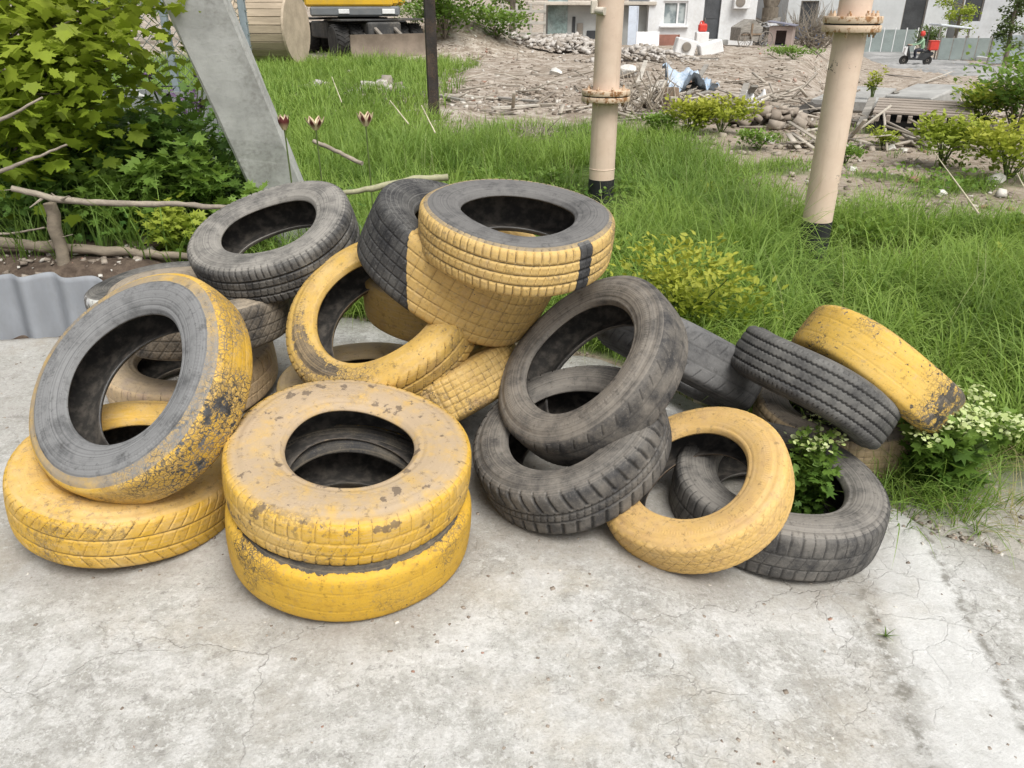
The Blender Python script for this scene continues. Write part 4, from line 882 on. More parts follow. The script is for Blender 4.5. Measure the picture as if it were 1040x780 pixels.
# corrugated sheet set on edge, holding the bed
NXc = 240; xsC = np.linspace(-3.05, -1.71, NXc); V = []; 
for zz in np.linspace(0, 1, 14):
    y = 3.19+.030*np.sin((xsC+.03)*2*np.pi/.185)+.018*zz; top = .285-.03*sm(xsC, -2.1, -1.7)+.008*np.sin(xsC*9)
    V.append(np.stack([xsC, y, -.03+(top+.03)*zz], 1))
Vf = np.concatenate(V); Vb = Vf+np.array([0, .007, 0]); m = 14*NXc; i = np.arange(m).reshape(14, NXc)
Qf = np.stack([i[:-1, :-1].ravel(), i[:-1, 1:].ravel(), i[1:, 1:].ravel(), i[1:, :-1].ravel()], 1)
rim = np.stack([i[-1, :-1], i[-1, 1:], i[-1, 1:]+m, i[-1, :-1]+m], 1); rim2 = np.stack([i[:-1, -1], i[:-1, -1]+m, i[1:, -1]+m, i[1:, -1]], 1)
SLATE = weathered('asbestos_cement', (.27,.285,.31), .16, 5, dirt=(.20,.20,.20), dirt_amt=.4, rough=.85, bump=.35, stretch=(1,1,.5))
o = mesh_np('corrugated_sheet', np.concatenate([Vf, Vb]), [np.concatenate([Qf, Qf[:, ::-1]+m, rim, rim2])], SLATE, smooth=True)
tag(o, 'grey corrugated cement sheet set on edge along the garden bed', 'sheet')

# leaning concrete strut
a = np.array(W(303,235,4.45)); b = np.array(W(200,0,4.05)); d = (b-a)/np.linalg.norm(b-a); top = a+d*4.2; a = a-d*.35
side = np.cross(d, np.array([0, 1., 0])); side /= np.linalg.norm(side); fr_ = np.cross(side, d); 
c_, s_ = math.cos(-.22), math.sin(-.22); side, fr_ = side*c_+fr_*s_, fr_*c_-side*s_
mb = MB(); hw, hd = .135, .10; bv = .012; prof = [(-hw+bv,-hd),(hw-bv,-hd),(hw,-hd+bv),(hw,hd-bv),(hw-bv,hd),(-hw+bv,hd),(-hw,hd-bv),(-hw,-hd+bv)]
VV = []; NS = 40
for k in range(NS+1):
    p = a+(top-a)*k/NS
    for u_, w_ in prof: VV.append(tuple(p+side*u_+fr_*w_+rng.normal(0, .0012, 3)))
FF = [(k*8+j, k*8+(j+1) % 8, k*8+8+(j+1) % 8, k*8+8+j) for k in range(NS) for j in range(8)]+[tuple(range(8)), tuple(range(NS*8, NS*8+8))]
mb.add(VV, FF); o = mb.build('concrete_strut', CONC); tag(o, 'pale square concrete strut leaning up to the left behind the tyres', 'strut')

# gas pipes
def pipe_mat(name, chipth):
    t = NT(name); o = t.coord('Object'); n1 = t.noise(o, 7, 6, .6); n2 = t.noise(o, 50, 6, .65); n3 = t.noise(t.vadd(o, (4, 4, 2)), 5, 5, .6)
    c = t.mix(t.mr(n1, .3, .7), (.64,.49,.385), (.71,.565,.455)); c = t.mix(t.math('MULTIPLY', t.mr(n2, .55, .75), .35), c, (.45,.33,.24))
    c = t.mix(t.math('MULTIPLY', t.mr(t.noise(t.vmul(o, (6,6,.6)), 4, 5, .6), .56, .72), .25), c, (.40,.28,.19))
    ch = t.mr(t.math('ADD', t.math('MULTIPLY', n3, .7), t.math('MULTIPLY', n2, .3)), chipth, chipth+.012)
    c = t.mix(ch, c, (.025,.022,.02)); return t.set(c, .55, t.bump(t.math('SUBTRACT', t.math('MULTIPLY', n2, .4), ch), .35, .003), .4)
PIPE = pipe_mat('cream_pipe_paint', .645); PIPEC = pipe_mat('cream_pipe_paint_chipped', .594)
def flange_mat():
    t = NT('rusty_flange_paint'); o = t.coord('Object'); n1 = t.noise(o, 22, 6, .65); n2 = t.noise(o, 70, 6, .7)
    rs = t.mix(t.mr(n2, .35, .65), (.16,.075,.03), (.36,.19,.085)); c = t.mix(t.mr(t.math('ADD', t.math('MULTIPLY', n1, .6), t.math('MULTIPLY', n2, .4)), .50, .56), (.62,.48,.35), rs)
    return t.set(c, .75, t.bump(n1, .6, .008), .25)
FLG = flange_mat(); BLK = weathered('black_bitumen', (.022,.024,.026), .4, 9, dirt=(.13,.12,.10), dirt_amt=.3, rough=.65, bump=.3)
def gas_pipe(label, px, py, Y, r, zblack, zfl, flr, lean=0.0, mat=PIPE, ring=None):
    x = W(px, py, Y)[0]; z0 = gz(x, Y); root = empty('gas_pipe', (x, Y, z0), label, 'pipe')
    if lean: root.rotation_euler = (0, lean, 0)
    MB().tube([(0,0,-.12),(0,0,zblack)], r*1.03, 36).build('base_coating', BLK, root, True)
    body = MB(); body.tube([(0,0,zblack-.002),(0,0,zfl-.03)], r, 36); body.tube([(0,0,zfl+.03),(0,0,zfl+3.2)], r*1.0, 36)
    if ring: body.tube([(0,0,ring-.004),(0,0,ring-.002),(0,0,ring+.002),(0,0,ring+.004)], [r*1.0, r*1.025, r*1.025, r], 36, False)
    body.build('pipe_body', mat, root, True)
    for s in (-1, 1):
        m = MB(); h = .017
        pr = [(r*.98, -h), (flr*.985, -h), (flr, -h*.7), (flr, h*.7), (flr*.985, h), (r*.98, h)]
        m.lathe(pr, (0, 0, zfl+s*.021), None, 48); f = m.build('flange', FLG, root, True)
        k = 8
        for j in range(k):
            a = 2*math.pi*(j+.3)/k; b = MB(); b.lathe([(.012, 0), (.012, s*.013), (.0065, s*.014), (.0065, s*.026)] if s > 0 else [(.0065, -.026), (.0065, -.014), (.012, -.013), (.012, 0)], ((r+flr)/2*math.cos(a), (r+flr)/2*math.sin(a), zfl+s*.0385), None, 6)
            b.build('bolt', FLG, f)
    MB().tube([(0,0,zfl-.005),(0,0,zfl+.005)], flr*.93, 40).build('gasket', BLK, root)
    return root
p1 = gas_pipe('cream painted gas pipe with rusty flange standing behind the topmost tyre', 610, 200, 5.85, .093, .16, .745, .172, 0, PIPE, .235)
m = MB(); m.box((-.115, -.05, 1.31), (.045, .03, .085), None, .006); m.tube([(-.10,-.06,1.29),(-.045,-.10,1.285)], [.022,.026], 12); m.build('bracket', weathered('bracket_paint', (.62,.56,.48), .15, 20), p1)
p2 = gas_pipe('cream painted gas pipe, chipped, in the tall grass at the right, flange near the top', 825, 252, 4.55, .084, .205, 1.262, .150, 0, PIPEC, None)

# black steel post
x, y, _ = G(441, 121); root = empty('metal_post', (x, y, gz(x, y)), 'thin black square steel post standing in the grass left of the cream pipe', 'post')
pw = 10.5/785*(y*.896+1.3*.445)
MB().box((0, 0, 1.4), (pw, pw*.7, 3.2), Matrix.Rotation(.25, 3, 'Z'), .006).build('post_body', weathered('black_post_paint', (.035,.030,.028), .4, 8, dirt=(.17,.10,.05), dirt_amt=.5, rough=.7, bump=.4), root)

# fence corner behind the strut
GREY = weathered('grey_board', (.24,.25,.255), .25, 7, dirt=(.12,.125,.12), dirt_amt=.45, rough=.9, bump=.4, stretch=(4,4,.4)); WIRE = weathered('mesh_wire', (.19,.235,.22), .2, 9, rough=.5, metal=.3)
STEEL = weathered('dull_steel_post', (.28,.33,.36), .2, 8, dirt=(.16,.15,.13), rough=.55, metal=.2)
Yf = 6.6; x0, x1 = W(105, 100, Yf)[0], W(262, 100, Yf)[0]; zb = min(gz(x0, Yf), gz(x1, Yf))
root = empty('mesh_fence', (x0, Yf, zb), 'green wire mesh fence on a low grey board wall, behind the concrete strut', 'fence')
nb = 7; bw = (x1-x0)/nb; zt = W(150, 92, Yf)[2]-zb
for i in range(nb): MB().box((bw*(i+.5), 0, zt/2+rng.uniform(-.01, .01)-.05), (bw-.006, .02, zt+.1), None, .002).build('board', GREY, root)
mb = MB(); H = 1.35
for s in (-1, 1):
    for i in range(-22, 30):
        xa = i*.085; pa = [(xa, 0.03, zt+.02), (xa+s*H, .03, zt+H)]
        f0 = max(0, min(1, ((0-xa)/(s*H)))) ; f1 = max(0, min(1, ((x1-x0-xa)/(s*H)))); f0, f1 = min(f0, f1), max(f0, f1)
        if f1-f0 > .02: mb.tube([(xa+s*H*f0, .03+.002*s, zt+.02+H*f0), (xa+s*H*f1, .03+.002*s, zt+.02+H*f1)], .0028, 4, False)
mb.build('wire_mesh', WIRE, root)
for px in (168, 248):
    xx = W(px, 40, Yf)[0]-x0; MB().box((xx, .05, .8), (.05, .05, 2.4), None, .004).build('post', STEEL, root)
MB().tube([(0, .03, zt+.03), (x1-x0, .03, zt+.03)], .006, 6).build('rail', BLK, root)
stick('fallen_batten', 'short pale batten leaning on the grey boards left of the strut', [W(138,94,6.4), W(156,107,6.2)], [.02,.02], weathered('pale_batten', (.5,.5,.47), .2, 10), cat='batten')
# ------------------------------------------------------------------ the demolition ground and what stands around it
PLAST = weathered('white_plaster', (.74,.75,.76), .10, 1.2, dirt=(.45,.43,.39), dirt_amt=.35, rough=.9, bump=.3, bdist=.01)
GREYW = weathered('grey_render', (.40,.41,.40), .18, .9, dirt=(.25,.245,.23), dirt_amt=.4, rough=.92, bump=.35, bdist=.02)
PALEW = weathered('pale_block_wall', (.50,.52,.53), .12, .6, dirt=(.34,.34,.33), dirt_amt=.35, rough=.9, bump=.3, bdist=.02)
DARK = weathered('dark_opening', (.045,.048,.052), .3, 1.5, dirt=(.09,.09,.09), rough=.7)
DOORM = weathered('dark_door', (.075,.080,.088), .25, 2, dirt=(.14,.14,.14), rough=.6)
WHITE = weathered('white_frame', (.78,.78,.78), .06, 4, rough=.5, dirt_amt=.2)
WOODG = weathered('weathered_timber', (.30,.28,.25), .35, 4, dirt=(.14,.125,.11), dirt_amt=.5, rough=.92, bump=.5, stretch=(1,4,4))
WOODB = weathered('brown_timber', (.27,.20,.14), .35, 4, dirt=(.12,.09,.07), dirt_amt=.5, rough=.92, bump=.5)
TINM = weathered('grey_green_sheet', (.36,.41,.40), .12, 1.5, dirt=(.24,.24,.22), dirt_amt=.35, rough=.7)
BLUE = weathered('blue_sheet', (.055,.16,.42), .2, 1.2, dirt=(.2,.22,.25), dirt_amt=.25, rough=.6)
RED = weathered('red_plastic', (.62,.06,.045), .15, 6, rough=.45, dirt_amt=.15)
RUBB = weathered('tyre_rubber_plain', (.035,.034,.033), .3, 8, dirt=(.14,.125,.11), dirt_amt=.6, rough=.85)
STEELD = weathered('dirty_steel', (.22,.205,.185), .25, 4, dirt=(.26,.21,.16), dirt_amt=.6, rough=.8)
def gl(name):
    t = NT(name); o = t.coord('Object'); return t.set(t.mix(t.mr(t.noise(o, 2.5, 3), .4, .6), (.20,.24,.25), (.42,.46,.46)), .12, None, .6)
GLASS = gl('window_glass')

def facing(px0, px1, py, Y):
    a = np.array(W(px0, py, Y)); b = np.array(W(px1, py, Y)); return a, b
def hgt(px, py, Y): return W(px, py, Y)[2]

# white house
Yh = 36.5; xL, xR = W(657, 40, Yh)[0], W(764, 46, Yh)[0]; zb = min(gz(xL, Yh), gz(xR, Yh))
root = empty('white_house', (xL, Yh, zb), 'white plastered house with a window and a dark door', 'house'); w_ = xR-xL
def hx(px, py=20): return W(px, py, Yh)[0]-xL
def hz(px, py): return W(px, py, Yh)[2]-zb
wx0, wx1, wz0, wz1 = hx(672, 26), hx(697, 26), hz(684, 26), hz(684, 1); dx0, dx1, dz1 = hx(714), hx(731), 2.02
mb = MB(); Ht = 3.1; th_ = .3
for x0_, x1_, z0_, z1_ in ((0, wx0, -.5, Ht), (wx0, wx1, -.5, wz0), (wx0, wx1, wz1, Ht), (wx1, dx0, -.5, Ht), (dx0, dx1, dz1, Ht), (dx1, w_, -.5, Ht)):
    mb.box(((x0_+x1_)/2, th_/2, (z0_+z1_)/2), (x1_-x0_, th_, z1_-z0_))
mb.box((th_/2, 3.3, (Ht-.5)/2), (th_, 6, Ht+.5)); mb.box((w_-th_/2, 3.3, (Ht-.5)/2), (th_, 6, Ht+.5)); mb.box((w_/2, 6.3, (Ht-.5)/2), (w_, .3, Ht+.5)); mb.build('wall', PLAST, root)
mb = MB(); mb.prism([(-.35, Ht), (w_+.35, Ht), (w_+.2, Ht+.12), (w_/2, Ht+1.5), (-.2, Ht+.12)], -.45, 6.7); mb.build('roof', weathered('grey_roof', (.28,.27,.26), .2, 1, rough=.9), root)
f = MB(); ww, wh = wx1-wx0, wz1-wz0
for c, s in (((wx0+.04, .10, (wz0+wz1)/2), (.08, .09, wh)), ((wx1-.04, .10, (wz0+wz1)/2), (.08, .09, wh)), (((wx0+wx1)/2, .10, wz0+.04), (ww-.16, .09, .08)), (((wx0+wx1)/2, .10, wz1-.04), (ww-.16, .09, .08)), ((wx0+ww*.62, .10, (wz0+wz1)/2), (.07, .09, wh-.16))): f.box(c, s)
fo = f.build('window', WHITE, root); MB().box(((wx0+wx1)/2, .14, (wz0+wz1)/2), (ww-.1, .02, wh-.1)).build('pane', GLASS, fo); MB().box(((wx0+wx1)/2, -.05, wz0-.04), (ww+.16, .22, .05)).build('sill', WHITE, fo)
dd = MB(); dd.box(((dx0+dx1)/2, .12, dz1/2-.1), (dx1-dx0, .06, dz1+.2)); dd.box(((dx0+dx1)/2, .085, dz1*.72), ((dx1-dx0)*.7, .02, dz1*.4), None, .01); dd.box(((dx0+dx1)/2, .085, dz1*.26), ((dx1-dx0)*.7, .02, dz1*.35), None, .01)
do = dd.build('door', DOORM, root); MB().box((dx0+.10, .05, 1.0), (.03, .05, .14)).build('handle', STEELD, do)
ac = MB(); ax = hx(752, 4); az_ = hz(752, 2); ac.box((ax, -.16, az_), (.68, .26, .52), None, .02); aco = ac.build('air_conditioner', WHITE, root); MB().lathe([(.20, 0), (.20, .012), (.17, .015)], (ax-.08, -.292, az_), Matrix.Rotation(math.pi/2, 3, 'X'), 20).build('fan_grille', STEELD, aco)
MB().box(((dx0+dx1)/2+.1, -.35, .08), (1.1, .7, .36), None, .02).build('doorstep', CONC, root)
# grey shed left of it
xs0, xs1 = W(556, 40, 37)[0], W(655, 40, 37)[0]; zb = gz(xs0, 37)
root = empty('grey_shed', (xs0, 37, zb), 'low grey rendered shed with a light eave, attached left of the white house', 'shed'); w_ = xs1-xs0; zt = hgt(590, 6, 37)-zb
MB().box((w_/2, 2.0, zt/2-.2), (w_, 4, zt+.4)).build('wall', GREYW, root); MB().box((w_/2-.3, 1.8, zt+.1), (w_+1.2, 4.8, .14), None, .02).build('roof', weathered('pale_eave', (.55,.50,.43), .15, 2), root)
def sx(px): return W(px, 30, 37)[0]-xs0
for px0, px1, h0, h1, nm, mt in ((556, 576, 0, 1.75, 'door', weathered('mottled_green_door', (.22,.29,.28), .5, 5, dirt=(.4,.43,.42), dirt_amt=.6)), (581, 584, .1, 1.1, 'drain', DARK), (596, 606, 0, .55, 'hatch', DARK), (586, 592, .1, .85, 'shutter', STEELD)):
    MB().box(((sx(px0)+sx(px1))/2, -.03, (h0+h1)/2), (sx(px1)-sx(px0), .06, h1-h0), None, .015).build(nm, mt, root)
# leaning sheets and the things by the house wall
def slab_thing(name, label, cat, px0, px1, pyb, pyt, Y, mat, d=.06, tilt=0.0, rz=0.0, group=None, rim=None):
    a, b = facing(px0, px1, pyb, Y); x = (a[0]+b[0])/2; z = gz(x, Y); h = max(.1, hgt((px0+px1)/2, pyt, Y)-z); w = b[0]-a[0]
    root = empty(name, (x, Y, z), label, cat, group, rz); root.rotation_euler = (-tilt, 0, rz)
    m = MB(); m.box((0, 0, h/2-.03), (w, d, h+.06), None, .012); m.build('panel', mat, root)
    r = MB()
    for s in (-1, 1): r.box((s*(w/2-.02), -d/2-.012, h/2), (.04, .024, h))
    r.build('edge_strip', rim or mat, root); return root
slab_thing('sheet_metal_door', 'tall bluish white door leaf leaning by the cream pipe on the shed', 'door leaf', 637, 647, 43, 6, 35.8, weathered('bluish_white', (.55,.60,.68), .1, 3), .05, .08)
slab_thing('white_board', 'white panel leaning against the house under its window', 'panel', 646, 669, 46, 32, 35, WHITE, .06, .25)
slab_thing('brown_board', 'brown red panel lying against the house wall right of the white panel', 'panel', 667, 690, 42, 35, 35.6, weathered('brown_red_panel', (.26,.12,.09), .25, 3), .08, .2)
x, y, z = G(706, 56); root = empty('white_appliance', (x, y, z), 'broken white appliance lying in front of the house door', 'appliance')
MB().box((-.35, 0, .24), (.62, .5, .46), Matrix.Rotation(.2, 3, 'Y'), .03).build('casing', WHITE, root); MB().box((.42, -.1, .2), (.7, .5, .38), Matrix.Rotation(-.25, 3, 'Y'), .03).build('lid', WHITE, root); MB().lathe([(.14, 0), (.14, .03), (.10, .04)], (-.35, -.275, .25), Matrix.Rotation(math.pi/2, 3, 'X'), 18).build('round_door', STEELD, root)
x, y, z = W(712, 44, 34.2); z = gz(x, y); root = empty('red_canister', (x, y, z), 'red canister beside the house door', 'canister')
MB().box((0, 0, .66), (.34, .24, .30), None, .06).build('tank', RED, root); MB().tube([(0,0,.81),(0,0,.88)], .05, 10).build('cap', RED, root); MB().tube([(-.12,0,.80),(-.09,0,.89),(.0,0,.90)], .025, 6).build('handle', RED, root); MB().box((0, 0, .25), (.5, .4, .51), None, .02).build('crate_base', WHITE, root)

def heap(name, label, px, py, w, d, h, mat, n, smin, smax, cat='rubble heap', planks=0, pm=None):
    x, y, z = G(px, py); root = empty(name, (x, y, z), label, cat); P = []; 
    k = 0
    V, F, RN = rocks_np([(rng.normal(0, .34)*w, rng.normal(0, .34)*d) for _ in range(n)], lambda a, b: h*math.exp(-((a/w)**2+(b/d)**2)*3.2), smin, smax, (x, y))
    o = mesh_np('broken_masonry', V, [F], mat, root, {'rnd': RN}); o['kind'] = 'stuff'
    return root
ICO = None
def rocks_np(xy, hf, smin, smax, org=(0, 0)):
    "angular stones"
    base = np.array([(-1,-1,-1),(1,-1,-1),(1,1,-1),(-1,1,-1),(-1,-1,1),(1,-1,1),(1,1,1),(-1,1,1)], float)*.5
    fs = np.array([(0,2,1),(0,3,2),(4,5,6),(4,6,7),(0,1,5),(0,5,4),(1,2,6),(1,6,5),(2,3,7),(2,7,6),(3,0,4),(3,4,7)])
    n = len(xy); xy = np.array(xy); s = np.exp(rng.uniform(np.log(smin), np.log(smax), n)); sc = np.stack([s, s*rng.uniform(.5, 1, n), s*rng.uniform(.25, .75, n)], 1)
    V = base[None]*(1+rng.uniform(-.38, .25, (n, 8, 3)))*sc[:, None]
    a = rng.uniform(0, 6.28, n); t = rng.normal(0, .35, n); ca, sa, ct_, st_ = np.cos(a), np.sin(a), np.cos(t), np.sin(t)
    x = V[..., 0]*ct_[:, None]+V[..., 2]*st_[:, None]; z = -V[..., 0]*st_[:, None]+V[..., 2]*ct_[:, None]; y = V[..., 1]
    V = np.stack([x*ca[:, None]-y*sa[:, None], x*sa[:, None]+y*ca[:, None], z], -1)
    zz = np.array([hf(p[0], p[1]) for p in xy]) if hf is not None else 0
    off = np.stack([xy[:, 0], xy[:, 1], zz+ground_z(xy[:, 0]+org[0], xy[:, 1]+org[1])-(gz(*org) if hf is not None else 0)+.1*s], 1)
    V = V+off[:, None]; F = (np.arange(n)[:, None, None]*8+fs[None]).reshape(-1, 3)
    return V.reshape(-1, 3), F, np.repeat(rng.random(n), 8)
t = NT('broken_masonry'); o = t.n('ShaderNodeNewGeometry'); r_ = t.attr('rnd'); n1 = t.noise(o, 6, 5, .6)
c = t.mix(t.mr(r_, 0, .7), (.19,.155,.125), (.36,.31,.26)); c = t.mix(t.mr(r_, .80, .88), c, (.58,.55,.50)); c = t.mix(t.mr(r_, .96, .97), c, (.33,.19,.14)); c = t.mix(t.math('MULTIPLY', t.mr(n1, .4, .7), .4), c, (.24,.20,.16))
RUBBLE = t.set(c, .93, t.bump(n1, .4, .02), .15)
t = NT('pale_masonry'); o = t.n('ShaderNodeNewGeometry'); r_ = t.attr('rnd'); n1 = t.noise(o, 4, 5, .6)
c = t.mix(t.mr(r_, 0, 1), (.27,.235,.20), (.52,.49,.46)); c = t.mix(t.math('MULTIPLY', t.mr(n1, .4, .7), .4), c, (.34,.30,.26)); PALER = t.set(c, .93, t.bump(n1, .4, .02), .15)
# loose stones all over the bare ground
px = rng.uniform(330, 1040, 5200); py = rng.uniform(36, 128, 5200); ok = np.ones(5200, bool)
xy = []
for a, b in zip(px, py):
    if a < 440 and (b < 72 or b > 118): continue
    if b > 112 and 440 < a < 690: continue
    p = G(a, b)
    if p[1] > 36 or (vnoise(np.array([p[0]*.5]), np.array([p[1]*.35]), 1, 2)[0] < .42 and rng.random() < .7): continue
    xy.append(p[:2])
V, F, RN = rocks_np(xy, None, .02, .085); tag(mesh_np('rubble', V, [F], RUBBLE, None, {'rnd': RN}), 'loose stones and brick rubble strewn over the cleared ground', kind='stuff')
xy = [G(rng.uniform(800, 1035), rng.uniform(118, 215))[:2] for _ in range(420)]+[G(rng.uniform(700, 860), rng.uniform(104, 158))[:2] for _ in range(320)]+[G(rng.uniform(440, 640), rng.uniform(88, 116))[:2] for _ in range(420)]+[G(rng.uniform(270, 440), rng.uniform(82, 104))[:2] for _ in range(70)]
V, F, RN = rocks_np(xy, None, .012, .085); tag(mesh_np('rubble', V, [F], RUBBLE, None, {'rnd': RN}), 'small stones scattered where the grass meets the bare soil', kind='stuff')
xy = [(rng.uniform(1.25, 2.4), rng.uniform(.9, 2.6)) for _ in range(260)]; xy = [p for p in xy if p[1] > pad_edge(p[0])-.1]
xy += [(x_, pad_edge(x_)+rng.normal(0, .03)) for x_ in rng.uniform(1.1, 1.4, 120)]
V, F, RN = rocks_np(xy, None, .004, .018); tag(mesh_np('gravel', V, [F], RUBBLE, None, {'rnd': RN}), 'pale gravel along the edge of the concrete', kind='stuff')
xy = [(rng.uniform(-2.2, 1.3), rng.uniform(.5, 3.1)) for _ in range(2200)]; V, F, RN = rocks_np(xy, None, .002, .011); tag(mesh_np('grit', V+np.array([0, 0, .004]), [F], RUBBLE, None, {'rnd': RN}), 'grit and crumbs lying on the concrete pad', kind='stuff')
xy = [(rng.uniform(-3.2, -1.75), rng.uniform(3.25, 3.75)) for _ in range(420)]; V, F, RN = rocks_np(xy, None, .006, .035); tag(mesh_np('soil_clods', V, [F], RUBBLE, None, {'rnd': RN}), 'crumbly soil clods on the bed behind the grey sheet', kind='stuff')
# splinters of timber strewn over the cleared ground
V = []; F = []; RN = []; b = 0
cube = np.array([(-1,-1,-1),(1,-1,-1),(1,1,-1),(-1,1,-1),(-1,-1,1),(1,-1,1),(1,1,1),(-1,1,1)], float)*.5; cf = np.array([(0,3,2,1),(4,5,6,7),(0,1,5,4),(1,2,6,5),(2,3,7,6),(3,0,4,7)])
spots = [(rng.uniform(450, 1030), rng.uniform(58, 118)) for _ in range(190)]+[(rng.normal(668, 28), rng.normal(106, 9)) for _ in range(130)]+[(rng.normal(770, 22), rng.normal(116, 8)) for _ in range(120)]+[(rng.uniform(800, 1000), rng.uniform(125, 205)) for _ in range(60)]
for px, py in spots:
    p = np.array(G(px, min(py, 150))); L = rng.uniform(.12, .75); q = cube*[L, rng.uniform(.015, .06), rng.uniform(.01, .03)]; a = rng.uniform(0, 3.14); t = rng.normal(0, .22); 
    M = np.array(Matrix.Rotation(a, 3, 'Z') @ Matrix.Rotation(t, 3, 'Y')); V.append(q @ M.T+p+[0, 0, .02+abs(math.sin(t))*L*.5]); F.append(cf+b); RN.append(np.full(8, rng.random())); b += 8
t = NT('timber_splinters'); c = t.mix(t.attr('rnd'), (.20,.165,.13), (.54,.49,.42)); c = t.mix(t.math('MULTIPLY', t.noise(t.coord('Object'), 12, 5), .5), c, (.22,.19,.155))
tag(mesh_np('wood_splinters', np.concatenate(V), [np.concatenate(F)], t.set(c, .9, None, .2), None, {'rnd': np.concatenate(RN)}), 'splinters and laths of broken timber strewn over the rubble', kind='stuff')
heap('rubble_heap', 'largest pale heap of broken masonry in front of the grey shed', 572, 54, 2.6, 1.3, .5, PALER, 900, .05, .24)
heap('rubble_heap', 'low pale heap of rubble right of the cream pipe', 652, 62, 1.6, 1.0, .35, PALER, 380, .05, .17)
heap('rubble_heap', 'small pale heap of rubble in the grass left of the black post', 385, 95, .7, .5, .16, PALER, 70, .06, .22)
heap('rubble_heap', 'small white heap of rubble in the grass below the excavator blade', 325, 92, .5, .3, .12, PALER, 30, .06, .16)
heap('rubble_heap', 'rubble heap with dark boards left of the right cream pipe', 775, 128, .8, .5, .22, RUBBLE, 130, .04, .18)
for px, py, s, lab in ((565, 76, .30, 'white sack or lump right of the cream pipe above its flange'), (638, 77, .42, 'white lump of stone right beside the cream pipe shaft'), (905, 153, .13, 'white stone below the wooden pallet'), (954, 199, .11, 'single white stone lying on bare soil at the right'), (376, 88, .20, 'white stone left of the black post'), (780, 146, .15, 'pale stone in the grass left of the right cream pipe'), (865, 174, .10, 'white stone right beside the right cream pipe'), (1010, 186, .16, 'pale lump of concrete at the right edge')):
    p = G(px, py); n = 26; d = rng.normal(0, 1, (n, 3)); d /= np.linalg.norm(d, axis=1)[:, None]
    import bmesh
    bm = bmesh.new(); [bm.verts.new(tuple(v*np.array([s*.5, s*.4, s*.33])*rng.uniform(.8, 1.1))) for v in d]; r = bmesh.ops.convex_hull(bm, input=bm.verts); bmesh.ops.delete(bm, geom=[g for g in r['geom_interior'] if isinstance(g, bmesh.types.BMVert)], context='VERTS')
    me = bpy.data.meshes.new('stone'); bm.to_mesh(me); bm.free(); me.materials.append(weathered('pale_stone', (.62,.60,.56), .2, 6, dirt=(.35,.30,.25), dirt_amt=.4)); o = bpy.data.objects.new('stone', me); COL.objects.link(o); o.location = (p[0], p[1], p[2]+s*.2); tag(o, lab, 'stone', 'pale stones on the cleared ground')

# boards and planks lying about
def plank(label, p0, p1, w=.10, h=.025, mat=None, lift=(0.03, 0.03), name='loose_plank', cat='plank'):
    a = np.array(G(*p0)); b = np.array(G(*p1)); a[2] += lift[0]; b[2] += lift[1]; c = (a+b)/2
    m = MB(); m.bar(tuple(a-c), tuple(b-c), w, h, .004); m.jitter(.004); o = m.build(name, mat or WOODG, None, False, tuple(c)); tag(o, label, cat, 'planks lying in the rubble'); return o
PL = [((640,112),(672,96),'plank pointing up right, nearest the cream pipe flange',.22), ((640,118),(688,119),'long plank lying flat behind the grass right of the cream pipe',.05), ((655,104),(683,121),'plank sloping down right across the others by the stump',.25), ((648,86),(655,74),'short upright splinter beside the cream pipe',.25), ((640,107),(660,110),'short plank lying by the cream pipe flange',.1),
      ((690,103),(720,101),'pale plank lying just below the blue sheet',.12), ((700,97),(716,80),'plank standing up out of the blue sheet',.25), ((690,110),(712,109),'pale plank between blue sheet and yellow green bush',.06),
      ((748,108),(757,128),'pale plank sloping down left of the dark board pile',.3), ((755,106),(762,120),'white broken plank in the dark board pile',.4), ((762,114),(784,130),'longest pale plank in the dark board pile, sloping right',.25), ((745,126),(756,103),'dark plank standing up at the left of the board pile',.25), ((768,118),(778,126),'short pale plank at the right of the board pile',.12), ((750,121),(790,123),'plank lying flat at the foot of the board pile',.04),
      ((452,98),(520,103),'thin plank lying in the rubble right of the black post',.03), ((505,101),(545,106),'thin pale plank lying in the rubble left of the cream pipe',.04), ((415,93),(470,106),'long pinkish pole behind the black post',.06), ((500,112),(560,108),'thin lath at the grass edge left of the cream pipe',.03), ((700,60),(730,61),'pale lath lying in front of the house',.04),
      ((880,128),(862,130),'grey plank left of the pallet by the right pipe',.1), ((873,131),(882,120),'short plank leaning on the left end of the pallet',.25), ((884,117),(905,122),'pale lath lying on the pallet',.35), ((940,84),(965,78),'dark plank in the rubble before the road',.2), ((898,76),(935,81),'white lath in the rubble right of the pipe',.08)]
for a, b, lab, lf in PL: plank(lab, a, b, .09, .03, WOODG if rng.random() < .6 else weathered('pale_plank', (.50,.46,.40), .25, 6), (.03, lf))
x, y, z = G(679, 112); m = MB(); m.tube([(0,0,-.05),(0.01,0,.12),(0,.01,.30)], [.15,.135,.13], 12); m.jitter(.008); tag(m.build('tree_stump', WOODB, None, False, (x, y, z)), 'brown sawn stump among the planks right of the cream pipe', 'stump')
